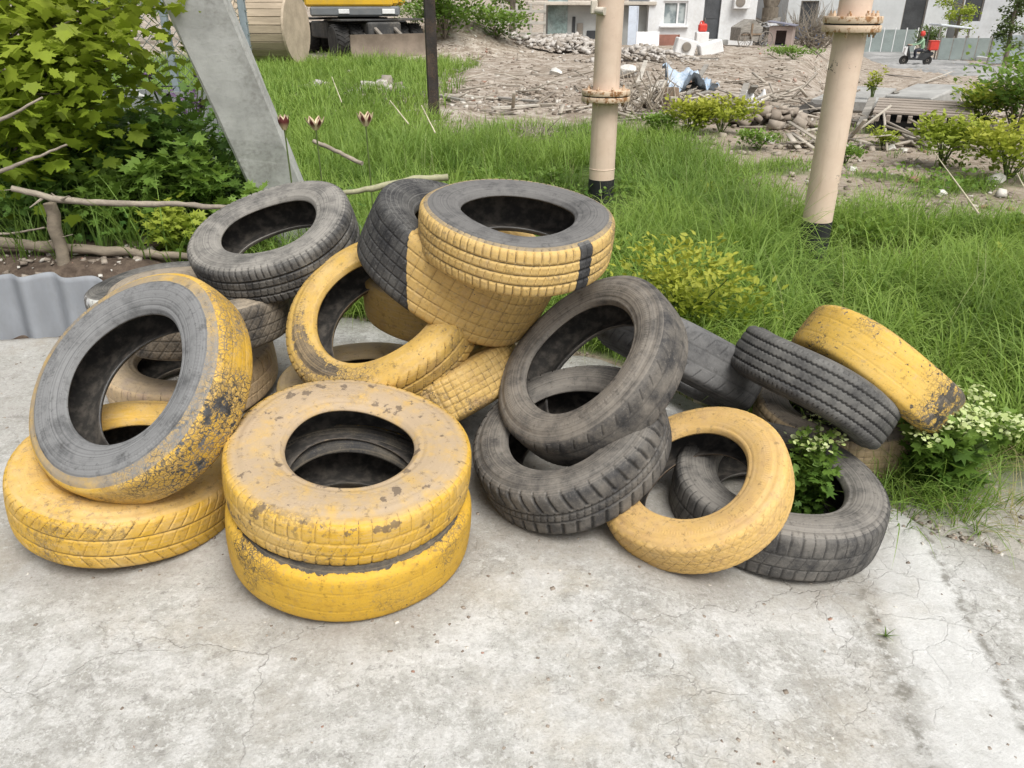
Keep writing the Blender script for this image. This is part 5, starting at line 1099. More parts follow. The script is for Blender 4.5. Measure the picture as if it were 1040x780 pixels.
# crumpled blue-white sheet
def crumple(name, label, cat, px, py, w, d, amp, mat, up=.05):
    x, y, z = G(px, py); n = 26; u = np.linspace(-.5, .5, n); U, Vv = np.meshgrid(u, u); hh = up+amp*np.abs(vnoise(U.ravel()*w+x, Vv.ravel()*d+y, 3.2/max(w, .3), 4)-.35)*2
    P = np.stack([U.ravel()*w*(1+.15*np.sin(Vv.ravel()*9)), Vv.ravel()*d, hh], 1); i = np.arange(n*n).reshape(n, n); Q = np.stack([i[:-1,:-1].ravel(), i[:-1,1:].ravel(), i[1:,1:].ravel(), i[1:,:-1].ravel()], 1)
    o = mesh_np(name, P, [Q], mat); o.location = (x, y, z); tag(o, label, cat); return o
crumple('crumpled_sheet', 'crumpled blue and white plastic sheet on the debris', 'plastic sheet', 698, 94, .75, .9, .42, weathered('blue_white_plastic', (.36,.46,.58), .4, 5, dirt=(.6,.62,.64), dirt_amt=.8, rough=.5))
crumple('dark_tarp', 'dark torn roofing felt lying across the debris left of the right pipe', 'roofing felt', 797, 119, 1.0, .5, .20, weathered('roofing_felt', (.055,.05,.045), .3, 6, dirt=(.16,.14,.12)))
crumple('white_bag', 'torn white plastic bag on the board pile', 'plastic bag', 763, 113, .28, .25, .25, WHITE)
# concrete slabs and pallet at the right
def slabbed(name, label, cat, px0, px1, py0, dy, Y2, th, mat, lift=.02, tilt=0.0):
    a = np.array(G(px0, py0)); b = np.array(G(px1, py0+dy)); c = (a+b)/2; L = np.linalg.norm((b-a)[:2]); root = MB(); 
    M = Matrix.Rotation(math.atan2(b[1]-a[1], b[0]-a[0]), 3, 'Z') @ Matrix.Rotation(tilt, 3, 'X'); root.box((0, Y2/2, th/2+lift), (L, Y2, th), M, .015); root.jitter(.012)
    o = root.build(name, mat, None, False, tuple(c)); tag(o, label, cat); return o
SLABM = weathered('old_slab', (.36,.355,.34), .25, 3, dirt=(.18,.165,.14), dirt_amt=.45, rough=.92, bump=.5, bdist=.01)
slabbed('concrete_slab', 'grey concrete slab lying behind the wooden pallet, left of the other slab', 'slab', 866, 934, 112, 4, 2.2, .14, SLABM, .0)
slabbed('concrete_slab', 'tilted concrete slab with a dark front face, right behind the pallet', 'slab', 934, 984, 124, 2, 1.3, .26, SLABM, .06, .05)
a = np.array(G(882, 136)); b = np.array(G(984, 141)); L = np.linalg.norm((b-a)[:2]); ang = math.atan2(b[1]-a[1], b[0]-a[0]); root = empty('wooden_pallet', tuple(a), 'weathered wooden deck panel lying on its joists in the rubble', 'pallet', None, ang)
PALM = weathered('pallet_board', (.34,.29,.245), .3, 5, dirt=(.17,.14,.115), dirt_amt=.5, rough=.92, bump=.5, stretch=(.5,4,4))
for k in range(6): MB().box((L/2, .09+.17*k, .235+.01*k), (L, .16, .025), None, .003).jitter(.004).build('board', PALM, root)
for k in range(9): MB().box((L*(k+.5)/9, .42, .185), (.045, 1.0, .07), None, .003).build('joist', PALM, root)
MB().box((L/2, .5, .08), (L*.95, .8, .13)).build('dark_block', DARK, root)  # one near-black block filling the space under the joists
stick('broken_pipe', 'short brown pipe end leaning at the right end of the wooden panel', [np.array(G(986, 148))+np.array([0,0,.08]), np.array(G(976, 132))+np.array([0,0,.22])], [.06,.06], WOODB, cat='pipe piece')

# bushes of the clearing
def gb(label, px, py, sz, w, mat, nl, ls, kind='ovate', lumps=14): 
    x, y, z = G(px, py); bush('bush', label, 'bush', (x, y, z), (w, w*.8, sz), nl, ls, mat, kind, 'bushes on the cleared ground', 1.0, 11, (-.2, 1.0), lumps)
gb('yellow green bush by the debris, left one of a touching pair', 700, 137, .32, .62, L_YEL, 420, .06)
gb('yellow green bush by the debris, right one of a touching pair', 732, 136, .38, .66, L_YEL, 460, .06)
gb('rounded yellow green bush in front of the wooden panel', 955, 171, .42, .62, L_LIME, 560, .055)
gb('yellow green bush low at the right edge of the photo', 1022, 184, .46, .9, L_YEL, 620, .06)
gb('tall green bush at the right edge, behind the yellow ones', 1030, 138, .85, 1.5, L_MID, 900, .08, lumps=20)
gb('lime green bush left before the tall green bush at the right', 993, 134, .50, .7, L_LIME, 480, .065)
gb('tiny bright bush left below the wooden panel', 896, 152, .17, .3, L_LIME, 170, .045)
gb('tiny yellow green bush on the slab behind the wooden panel', 940, 120, .2, .34, L_YEL, 130, .05)
gb('sparse yellow sprig on the bank behind the slabs', 884, 108, .5, .22, L_YEL, 70, .06, lumps=6)
gb('low green bush between the pair of yellow bushes and the cream pipe', 672, 137, .22, .5, L_MID, 220, .05)
gb('small green bush at the foot of the board pile', 770, 152, .18, .4, L_MID, 200, .045)
gb('small green bush left beside the right cream pipe', 858, 166, .16, .4, L_MID, 180, .045)
gb('dusty green bush behind the moped rider', 940, 57, 2.0, 2.2, L_OLD, 700, .17, lumps=16)
gb('green bush left of the wooden fence', 452, 40, 1.5, 2.4, L_MID, 700, .16, lumps=16)
gb('green bush growing over the middle of the wooden fence', 505, 40, .9, 2.6, L_MID, 520, .14, lumps=16)
gb('low green bush at the foot of the brush pile', 806, 60, .35, 1.7, L_MID, 260, .09)
gb('dull green bush behind the cable drum', 262, 22, 1.6, 2.4, L_OLD, 420, .18)
gb('green bush right behind the excavator', 420, 28, 1.7, 2.6, L_MID, 500, .17)
# ------------------------------------------------------------------ machines, fences and houses farther off
YELM = weathered('machine_yellow', (.66,.40,.03), .12, 1.5, dirt=(.30,.24,.16), dirt_amt=.35, rough=.5)
GRYM = weathered('machine_grey', (.16,.17,.18), .2, 2, dirt=(.22,.20,.17), dirt_amt=.4, rough=.6)
CHAS = weathered('dirty_chassis', (.06,.06,.06), .3, 3, dirt=(.20,.175,.14), dirt_amt=.6, rough=.8)
def wheel(root, c, r, w, name='wheel', rimc=None):
    "axis along x; tyre with lugs, dished rim"
    M = Matrix.Rotation(math.pi/2, 3, 'Y'); t = MB()
    t.lathe([(r*.55, -w/2), (r*.86, -w/2), (r*.96, -w*.40), (r, -w*.25), (r, w*.25), (r*.96, w*.40), (r*.86, w/2), (r*.55, w/2)], (0,0,0), M, 32)
    for k in range(22):
        a = 2*math.pi*k/22
        for s in (-1, 1): 
            Mr = Matrix.Rotation(a+(.10 if s > 0 else 0), 3, 'X') @ Matrix.Rotation(s*.5, 3, 'Z'); t.box(Matrix.Rotation(a+(.10 if s > 0 else 0), 3, 'X') @ Vector((s*w*.22, 0, r*1.0)), (w*.5, r*.09, r*.06), Mr)
    o = t.build(name, RUBB, root, False, c); q = MB(); q.lathe([(r*.56, -w*.42), (r*.50, -w*.36), (r*.30, -w*.15), (r*.30, w*.15), (r*.50, w*.36), (r*.56, w*.42)], (0,0,0), M, 24); q.build('rim', rimc or GRYM, o); return o
ex = G(384, 57); root = empty('wheeled_excavator', ex, 'yellow wheeled excavator with a dozer blade, parked beyond the grass', 'excavator', None, R(31))
# local: x to the right of the picture, -y towards us
for ya in (0, 2.7):
    for xx in (-1.16, -.70, .70, 1.16): wheel(root, (xx, ya, .43), .43, .40)
m = MB(); m.box((0, 1.3, .72), (1.0, 4.0, .42), None, .05); m.box((0, 0, .62), (2.1, .35, .30), None, .05); m.box((0, 2.7, .62), (2.1, .35, .30), None, .05); m.box((-1.0, 1.35, .70), (.55, 1.5, .45), None, .04); m.box((1.0, 1.35, .70), (.55, 1.5, .45), None, .04); m.build('chassis', CHAS, root)
m = MB(); m.box((0, 0, .98), (2.55, 1.15, .05), None, .02); m.box((0, 2.7, .98), (2.55, 1.15, .05), None, .02); m.build('mudguard', CHAS, root)
V = []; n = 14
for k in range(n):
    a = -.75+1.5*k/(n-1); V.append((-1.25+.35*math.cos(a)-.35, .38+.42*math.sin(a)/math.sin(.75)))
m = MB(); pv = [(.0+.10*(math.cos((k/(n-1)-.5)*2.0)), .02+.62*k/(n-1)) for k in range(n)]
vs = []; 
for x_ in (-1.28, 1.28):
    for off in (0, .05):
        for (d, z_) in pv: vs.append((x_, -1.35+d+off, z_))
fs = []
for k in range(n-1): fs += [(k, k+1, 2*n+k+1, 2*n+k), (n+k, 3*n+k, 3*n+k+1, n+k+1), (k, n+k, n+k+1, k+1), (2*n+k, 2*n+k+1, 3*n+k+1, 3*n+k)]
fs += [(0, 2*n, 3*n, n), (n-1, 2*n-1, 4*n-1, 3*n-1)]
m.add(vs, fs); bl = m.build('dozer_blade', weathered('earthy_blade', (.24,.195,.155), .25, 3, dirt=(.17,.13,.10), dirt_amt=.6, rough=.85), root)
m = MB()
for s in (-1, 1): m.bar((s*.45, -1.22, .28), (s*.45, -.1, .62), .14, .18, .02); m.bar((s*.30, -1.22, .55), (s*.30, -.15, .95), .10, .10, .02)
m.build('blade_arm', STEELD, bl)
MB().lathe([(.62, 0), (.62, .20)], (0, 1.35, .93), None, 28).build('turntable', CHAS, root)
up = Matrix.Rotation(R(-24), 3, 'Z')
def ub(c, s, nm, mt, bev=.05, par=root):
    m = MB(); m.box(up @ Vector(c)+Vector((0, 1.35, 0)), s, up, bev); return m.build(nm, mt, par)
ub((0, .25, 1.20), (2.5, 3.9, .26), 'lower_skirt', GRYM); 
bd = ub((.55, .55, 1.80), (1.35, 3.2, .98), 'engine_hood', YELM, .10); ub((.2, 1.95, 1.77), (2.46, .75, .9), 'counterweight', YELM, .12)
ub((-.15, -1.35, 1.47), (2.46, .7, .30), 'front_apron', YELM, .06); ub((-.62, .75, 1.69), (1.15, 1.9, .75), 'side_cover', YELM, .08)
cb = ub((-.72, -.75, 2.20), (1.0, 1.5, 1.75), 'cab', YELM, .10)
for c, s in (((-.72, -1.505, 2.5), (.82, .02, 1.25)), ((-1.225, -.75, 2.5), (.02, 1.2, 1.2)), ((-.215, -.75, 2.6), (.02, 1.2, 1.0))): ub(c, s, 'window', GLASS, .006, cb)
ub((-.30, -1.72, 1.20), (.30, .05, .12), 'work_lamp', WHITE, .02); ub((.95, -1.72, 1.20), (.36, .05, .13), 'work_lamp', WHITE, .02)
m = MB(); bp = [up @ Vector(v)+Vector((0, 1.35, 0)) for v in ((.12, -1.3, 1.7), (.12, -2.0, 3.2), (.12, -3.2, 4.3))]; m.bar(bp[0], bp[1], .34, .5, .04); m.bar(bp[1], bp[2], .32, .45, .04); bo = m.build('boom', YELM, root)
m = MB(); ap = up @ Vector((.12, -1.0, 4.7))+Vector((0, 1.35, 0)); m.bar(bp[2], ap, .28, .36, .03); m.build('dipper_arm', YELM, bo)

# cable drum
c0 = W(276, 34, 21.0); zb = gz(c0[0], 21); rD = .80; root = empty('cable_drum', (c0[0], 21, zb), 'big wooden cable drum clad with horizontal boards, beside the strut', 'cable drum', None, R(-9)); Lx = 1.30
PLY = weathered('drum_board', (.42,.34,.25), .25, 3, dirt=(.20,.16,.12), dirt_amt=.45, rough=.9, bump=.4, stretch=(.4,3,3)); PLYF = weathered('drum_flange', (.50,.41,.31), .2, 3, dirt=(.28,.22,.16), dirt_amt=.4, rough=.9, bump=.4)
MX = Matrix.Rotation(math.pi/2, 3, 'Y')
for s in (-1, 1): MB().lathe([(rD, -.03), (rD, .03), (.08, .031)] if s > 0 else [(.08, -.031), (rD, -.03), (rD, .03)], (s*Lx/2, 0, rD), MX, 40).build('flange', PLYF, root)
for k in range(26):
    a = 2*math.pi*k/26; MB().box(Vector((0, math.cos(a)*(rD-.045), rD+math.sin(a)*(rD-.045))), (Lx-.08, 2*math.pi*(rD-.045)/26-.012, .03), Matrix.Rotation(a-math.pi/2, 3, 'X'), .004).build('lagging_board', PLY, root)
for k in range(3): 
    a = 2.2+k*.35; MB().tube([(-.4+k*.1, math.cos(a)*-(rD-.02), rD+math.sin(a)*(rD-.02)-.0), (-.4+k*.1, math.cos(a)*-(rD+.0), rD+math.sin(a)*(rD+.0))], .025, 8).build('bolt', STEELD, root)

# timber rail fence and bushes beyond the heap of stones
Yw = 36; xa, xb = W(482, 34, Yw)[0], W(553, 34, Yw)[0]; zb = gz(xa, Yw); root = empty('rail_fence', (xa, Yw, zb), 'grey wooden rail fence with three rails beside the grey shed', 'fence'); Lf = xb-xa
TIMB = weathered('silvered_rail', (.42,.40,.36), .25, 4, dirt=(.22,.20,.17), dirt_amt=.4, rough=.9, stretch=(.3,3,3))
for k in range(6): MB().box((Lf*k/5, 0, .75), (.10, .10, 1.65), None, .01).build('post', TIMB, root)
for k, z_ in enumerate((.42, .85, 1.28)): MB().box((Lf/2, -.07, z_), (Lf+.1, .035, .12), Matrix.Rotation(rng.normal(0, .008), 3, 'Y'), .005).build('rail', TIMB, root)

# hutch, cart, scrap and brush by the house
x, y, z = W(792, 50, 36); z = gz(x, 36); root = empty('dog_kennel', (x, 36, z), 'small pinkish timber kennel with a dark opening, right of the white house', 'kennel', None, R(-25))
KM = weathered('pinkish_timber', (.36,.29,.26), .2, 3, dirt=(.18,.15,.13), dirt_amt=.5, rough=.9)
m = MB(); m.box((0, .45, .38), (.95, .06, .76)); m.box((-.45, 0, .38), (.06, .84, .76)); m.box((.45, 0, .38), (.06, .84, .76)); m.box((-.33, -.45, .38), (.30, .06, .76)); m.box((.36, -.45, .38), (.24, .06, .76)); m.box((.03, -.45, .68), (.42, .06, .16)); m.build('wall', KM, root)
MB().box((0, 0, .04), (.8, .8, .06)).build('floor', DARK, root); MB().box((0, -.03, .86), (1.15, 1.15, .05), Matrix.Rotation(.14, 3, 'Y'), .01).build('roof', weathered('slate_blue_roof', (.20,.20,.25), .2, 3), root)
x = W(757, 50, 35)[0]; z = gz(x, 35); root = empty('scrap_cart', (x, 35, z), 'dark wooden handcart with wheels and a gabled cover, by the house corner', 'cart', None, R(15))
m = MB(); m.prism([(-.55, .25), (.45, .25), (.45, .75), (0, 1.05), (-.55, .75)], -.4, .4); m.build('body', WOODG, root); m = MB()
for s in (-1, 1): m.box((-.05, s*.42, .5), (.9, .03, .06))
m.box((-.05, -.42, .6), (.07, .04, .6)); m.build('frame', WOODB, root)
for xx in (-.35, .62):
    w_ = MB(); 
    for k in range(24):
        a0, a1 = 2*math.pi*k/24, 2*math.pi*(k+1)/24; w_.tube([(xx+.30*math.cos(a0), -.46, .30+.30*math.sin(a0)), (xx+.30*math.cos(a1), -.46, .30+.30*math.sin(a1))], .022, 5, False)
    for k in range(6): a0 = math.pi*k/6; w_.tube([(xx-.29*math.cos(a0), -.46, .30-.29*math.sin(a0)), (xx+.29*math.cos(a0), -.46, .30+.29*math.sin(a0))], .010, 4)
    w_.build('wheel', STEELD, root)
def twig_heap(name, label, cat, px, py, Y, w, h, n, mat, r=.02):
    x = W(px, py, Y)[0]; z = gz(x, Y); root = empty(name, (x, Y, z), label, cat); m = MB()
    for i in range(n):
        a = rng.uniform(0, 6.28); e = rng.uniform(.1, 1.35); L = rng.uniform(.4, 1)*h*1.1; b = np.array([rng.normal(0, .28)*w, rng.normal(0, .25)*w, rng.uniform(0, .55)*h]); d = np.array([math.cos(a)*math.cos(e), math.sin(a)*math.cos(e), math.sin(e)])*L; mid = b+d*.5+rng.normal(0, .06, 3)*L
        m.tube([tuple(b), tuple(mid), tuple(b+d)], [r, r*.7, r*.25], 4, False)
    o = m.build('twigs', mat, root); o['kind'] = 'stuff'; return root
twig_heap('brush_pile', 'grey brown pile of dead brushwood left of the right cream pipe', 'brush pile', 823, 58, 38, 1.9, 1.5, 420, weathered('dead_twigs', (.27,.235,.19), .3, 3, dirt=(.17,.15,.12)), .016)
twig_heap('brush_pile', 'small tangle of dead stems on the grass edge left of the cream pipe', 'brush pile', 545, 128, 8.6, .5, .22, 90, TWIG, .006)
twig_heap('brush_pile', 'tangle of sticks in the rubble right beside the cream pipe', 'brush pile', 650, 116, 10.5, .8, .5, 80, TWIG, .012)
x = W(777, 42, 38)[0]; z = gz(x, 38); root = empty('scrap_pile', (x, 38, z), 'pile of broken boards and slates between house and kennel', 'scrap pile')
for k in range(26):
    m = MB(); m.box((rng.normal(0, .35), rng.normal(0, .3), .10+.9*rng.random()**1.5), (rng.uniform(.5, 1.1), rng.uniform(.1, .4), .035), Matrix.Rotation(rng.normal(0, .5), 3, 'Y') @ Matrix.Rotation(rng.uniform(0, 3), 3, 'Z') @ Matrix.Rotation(rng.normal(0, .4), 3, 'X')); m.build('board', WOODG if k % 3 else weathered('pale_slate_%d' % k, (.45,.45,.46), .2, 4), root)

def tree(label, px, py, Y, h, r, cr, mat, nl, ls, fork=False, group='trees beyond the clearing', lean=0.0, crown0=.45, branches=14):
    x = W(px, py, Y)[0]; z = gz(x, Y); root = empty('broadleaf_tree', (x, Y, z), label, 'tree', group); m = MB(); tops = []
    tops = [(lean*h, 0, h*.9)] if not fork else [(lean*h-.22*h, .05*h, h*.9), (lean*h+.26*h, 0, h*.88)]
    sp = (lean*h*.2, 0, h*.22) if fork else None
    if fork: m.tube([(0,0,-.2), (.02*h*.3, 0, h*.1), sp], [r*1.25, r, r*.95], 12)
    for tp in tops:
        a = sp or (0,0,-.2); mid = tuple((np.array(a)*.5+np.array(tp)*.5)+rng.normal(0, .03, 3)*h*.4); m.tube([a, mid, tp], [r*(.75 if fork else 1.15), r*.6, r*.12], 10)
    m.build('trunk', BARK, root, True); bm_ = MB(); LC = []
    for k in range(branches):
        tp = np.array(tops[k % len(tops)]); a = np.array(sp or (0, 0, 0)); f = rng.uniform(crown0, .95); p = a*(1-f)+tp*f; az = rng.uniform(0, 6.28); e = p+np.array([math.cos(az)*cr*rng.uniform(.4, 1), math.sin(az)*cr*rng.uniform(.4, 1), rng.uniform(.0, .35)*cr])
        bm_.tube([tuple(p), tuple((p+e)/2+rng.normal(0, .1, 3)*cr*.3), tuple(e)], [r*.3, r*.18, r*.06], 5)
        for q in (.6, .85, 1.05): LC.append(np.append(p*(1-q)+e*q, rng.uniform(.22, .42)*cr))
    bm_.build('limb', BARK, root); LC = np.array(LC); k = rng.integers(0, len(LC), nl); d = rng.normal(0, 1, (nl, 3)); d /= np.linalg.norm(d, axis=1)[:, None]
    P = LC[k, :3]+d*(LC[k, 3]*rng.random(nl)**.5)[:, None]*[1, 1, .8]; lum = rng.random(len(LC))
    v, f, r_, h_ = leaves(P, rng.uniform(.6, 1.2, nl)*ls, 'ovate', rng.uniform(0, 6.28, nl), rng.uniform(-.9, .5, nl), rng.normal(0, .6, nl), np.clip(.6*lum[k]+.4*rng.random(nl), 0, 1), np.clip(.35+.65*(d[:, 2]*.5+.5), 0, 1), 1.2)
    mesh_np('crown', v, f, mat, root, {'rnd': r_, 'hgt': h_}); return root
tree('thick forked tree trunk between the white house and the blue fence', 780, 28, 44, 7, .42, 2.2, L_OLD, 1500, .2, True)
tree('slender dull green tree before the grey sheet fence at the right edge', 1021, 66, 47, 6.0, .12, 1.0, L_OLD, 2600, .16, False, lean=-.02, crown0=.08, branches=30)
tree('leafy tree behind the wooden rail fence', 520, 12, 47, 7, .2, 2.6, L_MID, 2200, .2, crown0=.12)
tree('leafy tree behind the excavator', 445, 8, 52, 8, .22, 3.4, L_OLD, 2400, .24, crown0=.1)
tree('leafy tree beyond the cable drum', 280, 4, 50, 8, .22, 3.2, L_MID, 2200, .24, crown0=.08)
tree('leafy tree beyond the mesh fence', 215, 4, 46, 8, .22, 3.4, L_OLD, 2200, .24, crown0=.06)
tree('yellow green tree seen between the two pale buildings', 972, 30, 66, 6, .15, 1.6, L_LIME, 1200, .2, crown0=.1)
tree('leafy tree far left behind the maple', 90, 4, 40, 8, .2, 3.6, L_MID, 2200, .24, crown0=.05)

# fences and buildings along the lane
def sheet_fence(label, px0, px1, py0, py1, Y, h, n, mat, postm, name='sheet_fence', Y2=None):
    a = np.array(W(px0, py0, Y)); b = np.array(W(px1, py1, Y2 or Y)); L = np.linalg.norm((b-a)[:2]); ang = math.atan2(b[1]-a[1], b[0]-a[0]); z = min(gz(a[0], a[1]), gz(b[0], b[1])); root = empty(name, (a[0], a[1], z), label, 'fence', None, ang)
    pw = L/n
    for k in range(n):
        m = MB(); nr = 10; 
        vs = []
        for q in range(nr*4+1):
            xx = pw*k+.03+(pw-.06)*q/(nr*4); yy = .018*(1 if q % 4 < 2 else -1); vs += [(xx, yy, .05), (xx, yy, h+rng.normal(0, .0))]
        m.add(vs, [(2*q, 2*q+2, 2*q+3, 2*q+1) for q in range(nr*4)]); m.build('sheet', mat, root)
    for k in range(n+1): MB().box((pw*k, .06, h/2), (.07, .07, h+.25), None, .006).build('post', postm, root)
    for z_ in (.3*h, .85*h): MB().box((L/2, .05, z_), (L, .03, .05)).build('rail', postm, root)
    return root
sheet_fence('blue sheet fence between the forked tree and the brush pile', 783, 838, 23, 23, 50, 1.05, 4, BLUE, BLUE)
sheet_fence('grey green sheet fence behind the lane, right beside the cream pipe', 872, 929, 49, 50, 64, 1.6, 5, TINM, WHITE)
sheet_fence('grey green sheet fence right of the moped and the dusty bush', 952, 1014, 58, 60, 55, 1.35, 5, TINM, STEELD)
sheet_fence('bluish sheet fence behind the slender tree at the right edge', 1003, 1075, 64, 68, 50, 1.6, 5, weathered('bluish_sheet', (.42,.48,.50), .12, 1.5, rough=.7), STEELD)
def building(name, label, px0, px1, Y, h, d, mat, openings, roofm=None):
    a, b = W(px0, 30, Y), W(px1, 30, Y); w = b[0]-a[0]; z = min(gz(a[0], Y), gz(b[0], Y))-.3; root = empty(name, (a[0], Y, z), label, 'building')
    ops = sorted([(W(q0, 15, Y)[0]-a[0], W(q1, 15, Y)[0]-a[0], z0, z1, nm) for q0, q1, z0, z1, nm in openings]); m = MB(); xx = 0; T = .3
    for x0, x1, z0, z1, nm in ops:
        m.box(((xx+x0)/2, T/2, h/2), (x0-xx, T, h)); 
        if z0 > .05: m.box(((x0+x1)/2, T/2, z0/2), (x1-x0, T, z0))
        m.box(((x0+x1)/2, T/2, (z1+h)/2), (x1-x0, T, h-z1)); xx = x1
    m.box(((xx+w)/2, T/2, h/2), (w-xx, T, h)); m.box((T/2, d/2+T/2, h/2), (T, d-T, h)); m.box((w-T/2, d/2+T/2, h/2), (T, d-T, h)); m.box((w/2, d+T/2, h/2), (w, T, h)); m.build('wall', mat, root)
    for x0, x1, z0, z1, nm in ops:
        o = MB().box(((x0+x1)/2, .2, (z0+z1)/2), (x1-x0-.01, .05, z1-z0-.01)).build(nm, DARK, root); f = MB()
        f.box((x0+.05, .14, (z0+z1)/2), (.08, .05, z1-z0)); f.box((x1-.05, .14, (z0+z1)/2), (.08, .05, z1-z0)); f.box(((x0+x1)/2, .14, z1-.05), (x1-x0-.2, .05, .08)); f.build('frame', STEELD, o)
    MB().box((w/2, d/2, h+.12), (w+.6, d+.6, .24), None, .03).build('roof', roofm or GREYW, root); return root
def zat(py, Y, px): return W(px, py, Y)[2]-(min(gz(W(px, 30, Y)[0], Y), 99)-.3)
building('pale_building', 'pale rendered building behind the blue fence', 797, 872, 72, 8, 9, PALEW, [(812, 830, .9, 3.6, 'doorway')])
building('block_building', 'grey block building with a tall dark doorway behind the lane', 874, 962, 74, 9, 10, PALEW, [(917, 940, .3, 5.2, 'doorway')])
building('block_building', 'whitish block building with a dark shutter at the upper right', 974, 1120, 75, 9, 10, weathered('whitish_blocks', (.50,.52,.54), .15, .5, dirt=(.33,.33,.33), dirt_amt=.35, rough=.9, bump=.3), [(976, 997, 2.0, 4.3, 'shutter')])
x = W(963, 36, 56)[0]; z = gz(x, 56); root = empty('small_canopy', (x, 56, z), 'small whitish canopy roof on posts behind the grey green fence', 'canopy')
MB().box((0, 0, 2.05), (2.1, 1.6, .12), Matrix.Rotation(.10, 3, 'Y'), .03).build('roof', weathered('canopy_white', (.66,.70,.74), .1, 2), root)
for s in (-1, 1):
    for q in (-1, 1): MB().box((s*.95, q*.7, 1.0), (.07, .07, 2.0)).build('post', STEELD, root)
# lane
up_ = [(866,43),(905,46),(930,53),(975,61),(1045,73),(1140,88)]; lo_ = [(876,57),(905,69),(935,73),(975,79),(1045,88),(1140,103)]
def curve(P, n):
    P = np.array([G(*p)[:2] for p in P]); t = np.linspace(0, len(P)-1, n); return np.stack([np.interp(t, range(len(P)), P[:, 0]), np.interp(t, range(len(P)), P[:, 1])], 1)
A, B = curve(up_, 90), curve(lo_, 90); s = np.linspace(0, 1, 24)[:, None, None]; P = A[None]*(1-s)+B[None]*s; zz = ground_z(P[..., 0], P[..., 1])+.10*np.sin(np.pi*s[..., 0])**.5-.04; Pn = np.concatenate([P, zz[..., None]], -1).reshape(-1, 3); i = np.arange(24*90).reshape(24, 90)
t = NT('lane_asphalt'); o = t.coord('Object'); n1 = t.noise(o, .6, 6, .6); n2 = t.noise(o, 5, 6, .7); ASP = t.set(t.mix(t.math('MULTIPLY', t.mr(n2, .5, .7), .5), t.mix(t.mr(n1, .35, .65), (.22,.22,.215), (.34,.335,.33)), (.45,.43,.40)), .9, t.bump(n2, .3, .02), .2)
tag(mesh_np('road', Pn, [np.stack([i[:-1,:-1].ravel(), i[1:,:-1].ravel(), i[1:,1:].ravel(), i[:-1,1:].ravel()], 1)], ASP, smooth=True), kind='structure')
kb = MB(); c0 = np.array(G(974, 59)); c1 = np.array(G(1006, 63)); kb.bar(tuple(c0+[0, 0, .1]), tuple(c1+[0, 0, .1]), .2, .3, .02); tag(kb.build('kerb', WHITE), 'short white kerb at the foot of the grey green fence', 'kerb')

# moped with its rider
mp = np.array(G(929, 66)); root = empty('delivery_moped', tuple(mp), 'dark delivery moped with a big red box, riding left on the lane', 'moped', None, R(-12))
BLKP = weathered('black_plastic', (.03,.032,.035), .3, 6, rough=.4, dirt=(.12,.12,.12))
def mwheel(x):
    t = MB(); M = Matrix.Rotation(math.pi/2, 3, 'X'); t.lathe([(.16, -.045), (.22, -.055), (.25, -.03), (.255, 0), (.25, .03), (.22, .055), (.16, .045)], (0,0,0), M, 24); o = t.build('wheel', RUBB, root, True, (x, 0, .255)); MB().lathe([(.165, -.03), (.05, -.05), (.05, .05), (.165, .03)], (0,0,0), M, 16).build('rim', STEELD, o)
mwheel(-.66); mwheel(.62)
m = MB(); m.prism([(-.42,.28),(-.50,.42),(-.58,.85),(-.66,1.02),(-.56,1.04),(-.42,.62),(-.34,.40),(.10,.36),(.20,.66),(.80,.72),(.86,.60),(.60,.42),(.40,.26)], -.17, .17); m.build('body', BLKP, root)
m = MB(); m.prism([(-.62,.50),(-.74,.62),(-.70,.98),(-.60,1.0)], -.20, .20); m.build('front_shield', WHITE, root)
m = MB(); m.tube([(-.66,0,.26),(-.60,0,.60)], .035, 8); m.build('fork', STEELD, root)
m = MB(); m.tube([(-.52,-.34,1.04),(-.60,-.12,1.06),(-.60,.12,1.06),(-.52,.34,1.04)], .018, 8); m.build('handlebar', BLKP, root)
m = MB(); m.box((.30, 0, .755), (.75, .30, .11), None, .05); m.build('seat', BLKP, root)
MB().tube([(-.70,0,.90),(-.76,0,.91)], [.08,.07], 12).build('headlight', WHITE, root)
m = MB(); m.box((.78, 0, 1.04), (.50, .50, .48), None, .05); bx_ = m.build('cargo_box', RED, root); MB().box((.78, 0, 1.295), (.52, .52, .05), None, .02).build('lid', RED, bx_)
CLO = weathered('green_jacket', (.30,.46,.30), .15, 8, rough=.8, dirt_amt=.15); SKIN = weathered('skin', (.48,.30,.22), .1, 20, rough=.6, dirt_amt=.05); TROU = weathered('dark_trousers', (.05,.055,.075), .2, 8, rough=.9, dirt_amt=.2)
def skinned(name, J, E, mat, parent, lvl=2, rootv=0):
    me = bpy.data.meshes.new(name); me.from_pydata([j[0] for j in J], E, []); me.materials.append(mat); o = link(bpy.data.objects.new(name, me), parent)
    md = o.modifiers.new('skin', 'SKIN'); sv = me.skin_vertices[0].data if me.skin_vertices else None
    if sv is None: 
        return o
    for i, j in enumerate(J): sv[i].radius = (j[1], j[1]) if not hasattr(j[1], '__len__') else j[1]; sv[i].use_root = (i == rootv)
    s = o.modifiers.new('subsurf', 'SUBSURF'); s.levels = lvl; s.render_levels = lvl; md.use_smooth_shade = True; return o
rider = empty('person', tuple(mp), 'person in a light green jacket and helmet riding the moped', 'person', None, R(-12))
J = [((.26,0,.86),.13), ((.22,0,1.05),.125), ((.16,0,1.28),.135), ((.13,0,1.42),.07), ((.10,0,1.50),.05), ((.08,0,1.60),.10), ((.07,0,1.70),.085)]
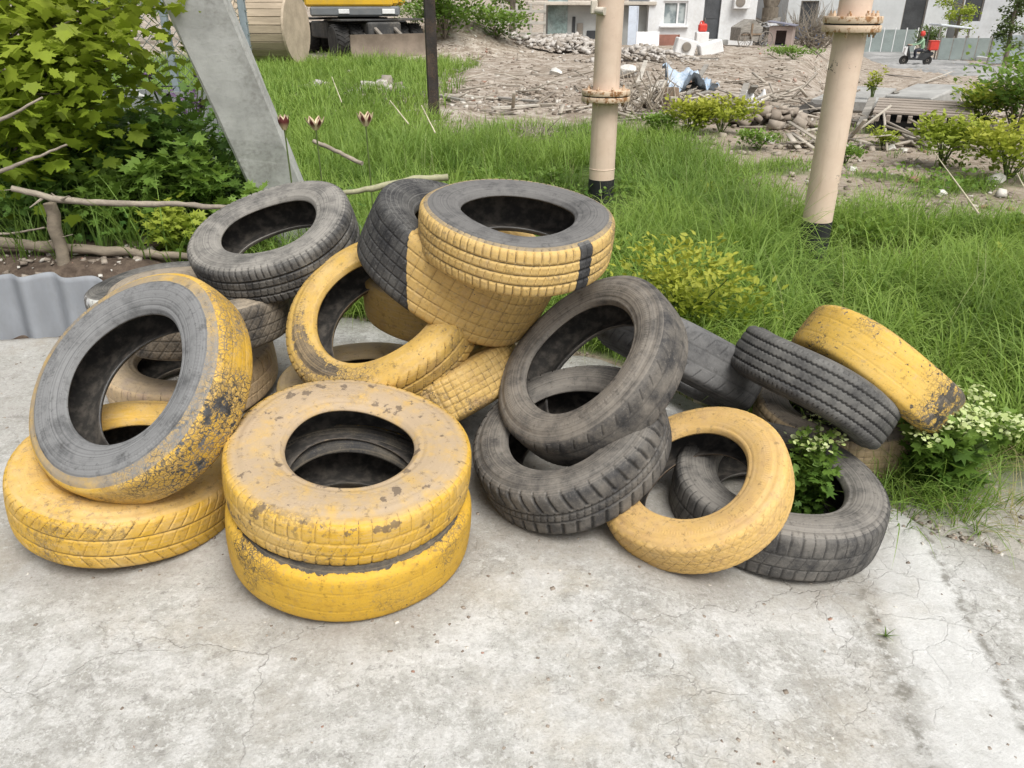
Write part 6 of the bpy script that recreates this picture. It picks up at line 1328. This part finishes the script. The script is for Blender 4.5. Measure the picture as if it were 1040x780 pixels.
E = [(0,1),(1,2),(2,3),(3,4),(4,5),(5,6)]
def limb(par, P):
    p = par
    for q, r in P: J.append((q, r)); E.append((p, len(J)-1)); p = len(J)-1
    return p
for s in (-1, 1):
    limb(0, [((.20, s*.10, .84), .095), ((-.14, s*.15, .80), .07), ((-.10, s*.15, .56), .052), ((-.08, s*.15, .42), .038), ((-.20, s*.16, .385), .036)])
    h = limb(2, [((.15, s*.19, 1.36), .06), ((-.06, s*.27, 1.14), .042), ((-.40, s*.27, 1.08), .032), ((-.47, s*.27, 1.075), .030)])
    for k in range(4): limb(h, [((-.525, s*(.235+.022*k), 1.085), .009), ((-.55, s*(.235+.022*k), 1.055), .008), ((-.53, s*(.235+.022*k), 1.03), .007)])
    limb(h, [((-.50, s*.225, 1.05), .010), ((-.515, s*.235, 1.03), .008)])
skin_o = bpy.data.meshes
def person_body():
    me = bpy.data.meshes.new('body'); me.from_pydata([j[0] for j in J], E, []); 
    for m_ in (SKIN, CLO, TROU): me.materials.append(m_)
    o = link(bpy.data.objects.new('body', me), rider)
    md = o.modifiers.new('skin', 'SKIN'); 
    for i, j in enumerate(J): me.skin_vertices[0].data[i].radius = (j[1], j[1]); me.skin_vertices[0].data[i].use_root = (i == 0)
    o.modifiers.new('sub', 'SUBSURF').render_levels = 2; return o
bo = person_body()
dg = bpy.context.evaluated_depsgraph_get(); me2 = bpy.data.meshes.new_from_object(bo.evaluated_get(dg)); bo.modifiers.clear(); bo.data = me2
me2.materials.clear(); [me2.materials.append(m_) for m_ in (SKIN, CLO, TROU)]
for p in me2.polygons:
    c = p.center; p.use_smooth = True
    p.material_index = 0 if (c.z > 1.47 or c.x < -.42) else (2 if c.z < .95 and not (c.z > .9 and c.x > .1) else 1)
m = MB(); m.lathe([(.02, .17), (.09, .15), (.135, .08), (.145, 0), (.14, -.06), (.12, -.10)], (.08, 0, 1.66), None, 18); m.build('helmet', RED, rider, True)
m = MB(); m.box((-.06, 0, 1.63), (.02, .17, .10), None, .02); m.build('visor', BLKP, rider)
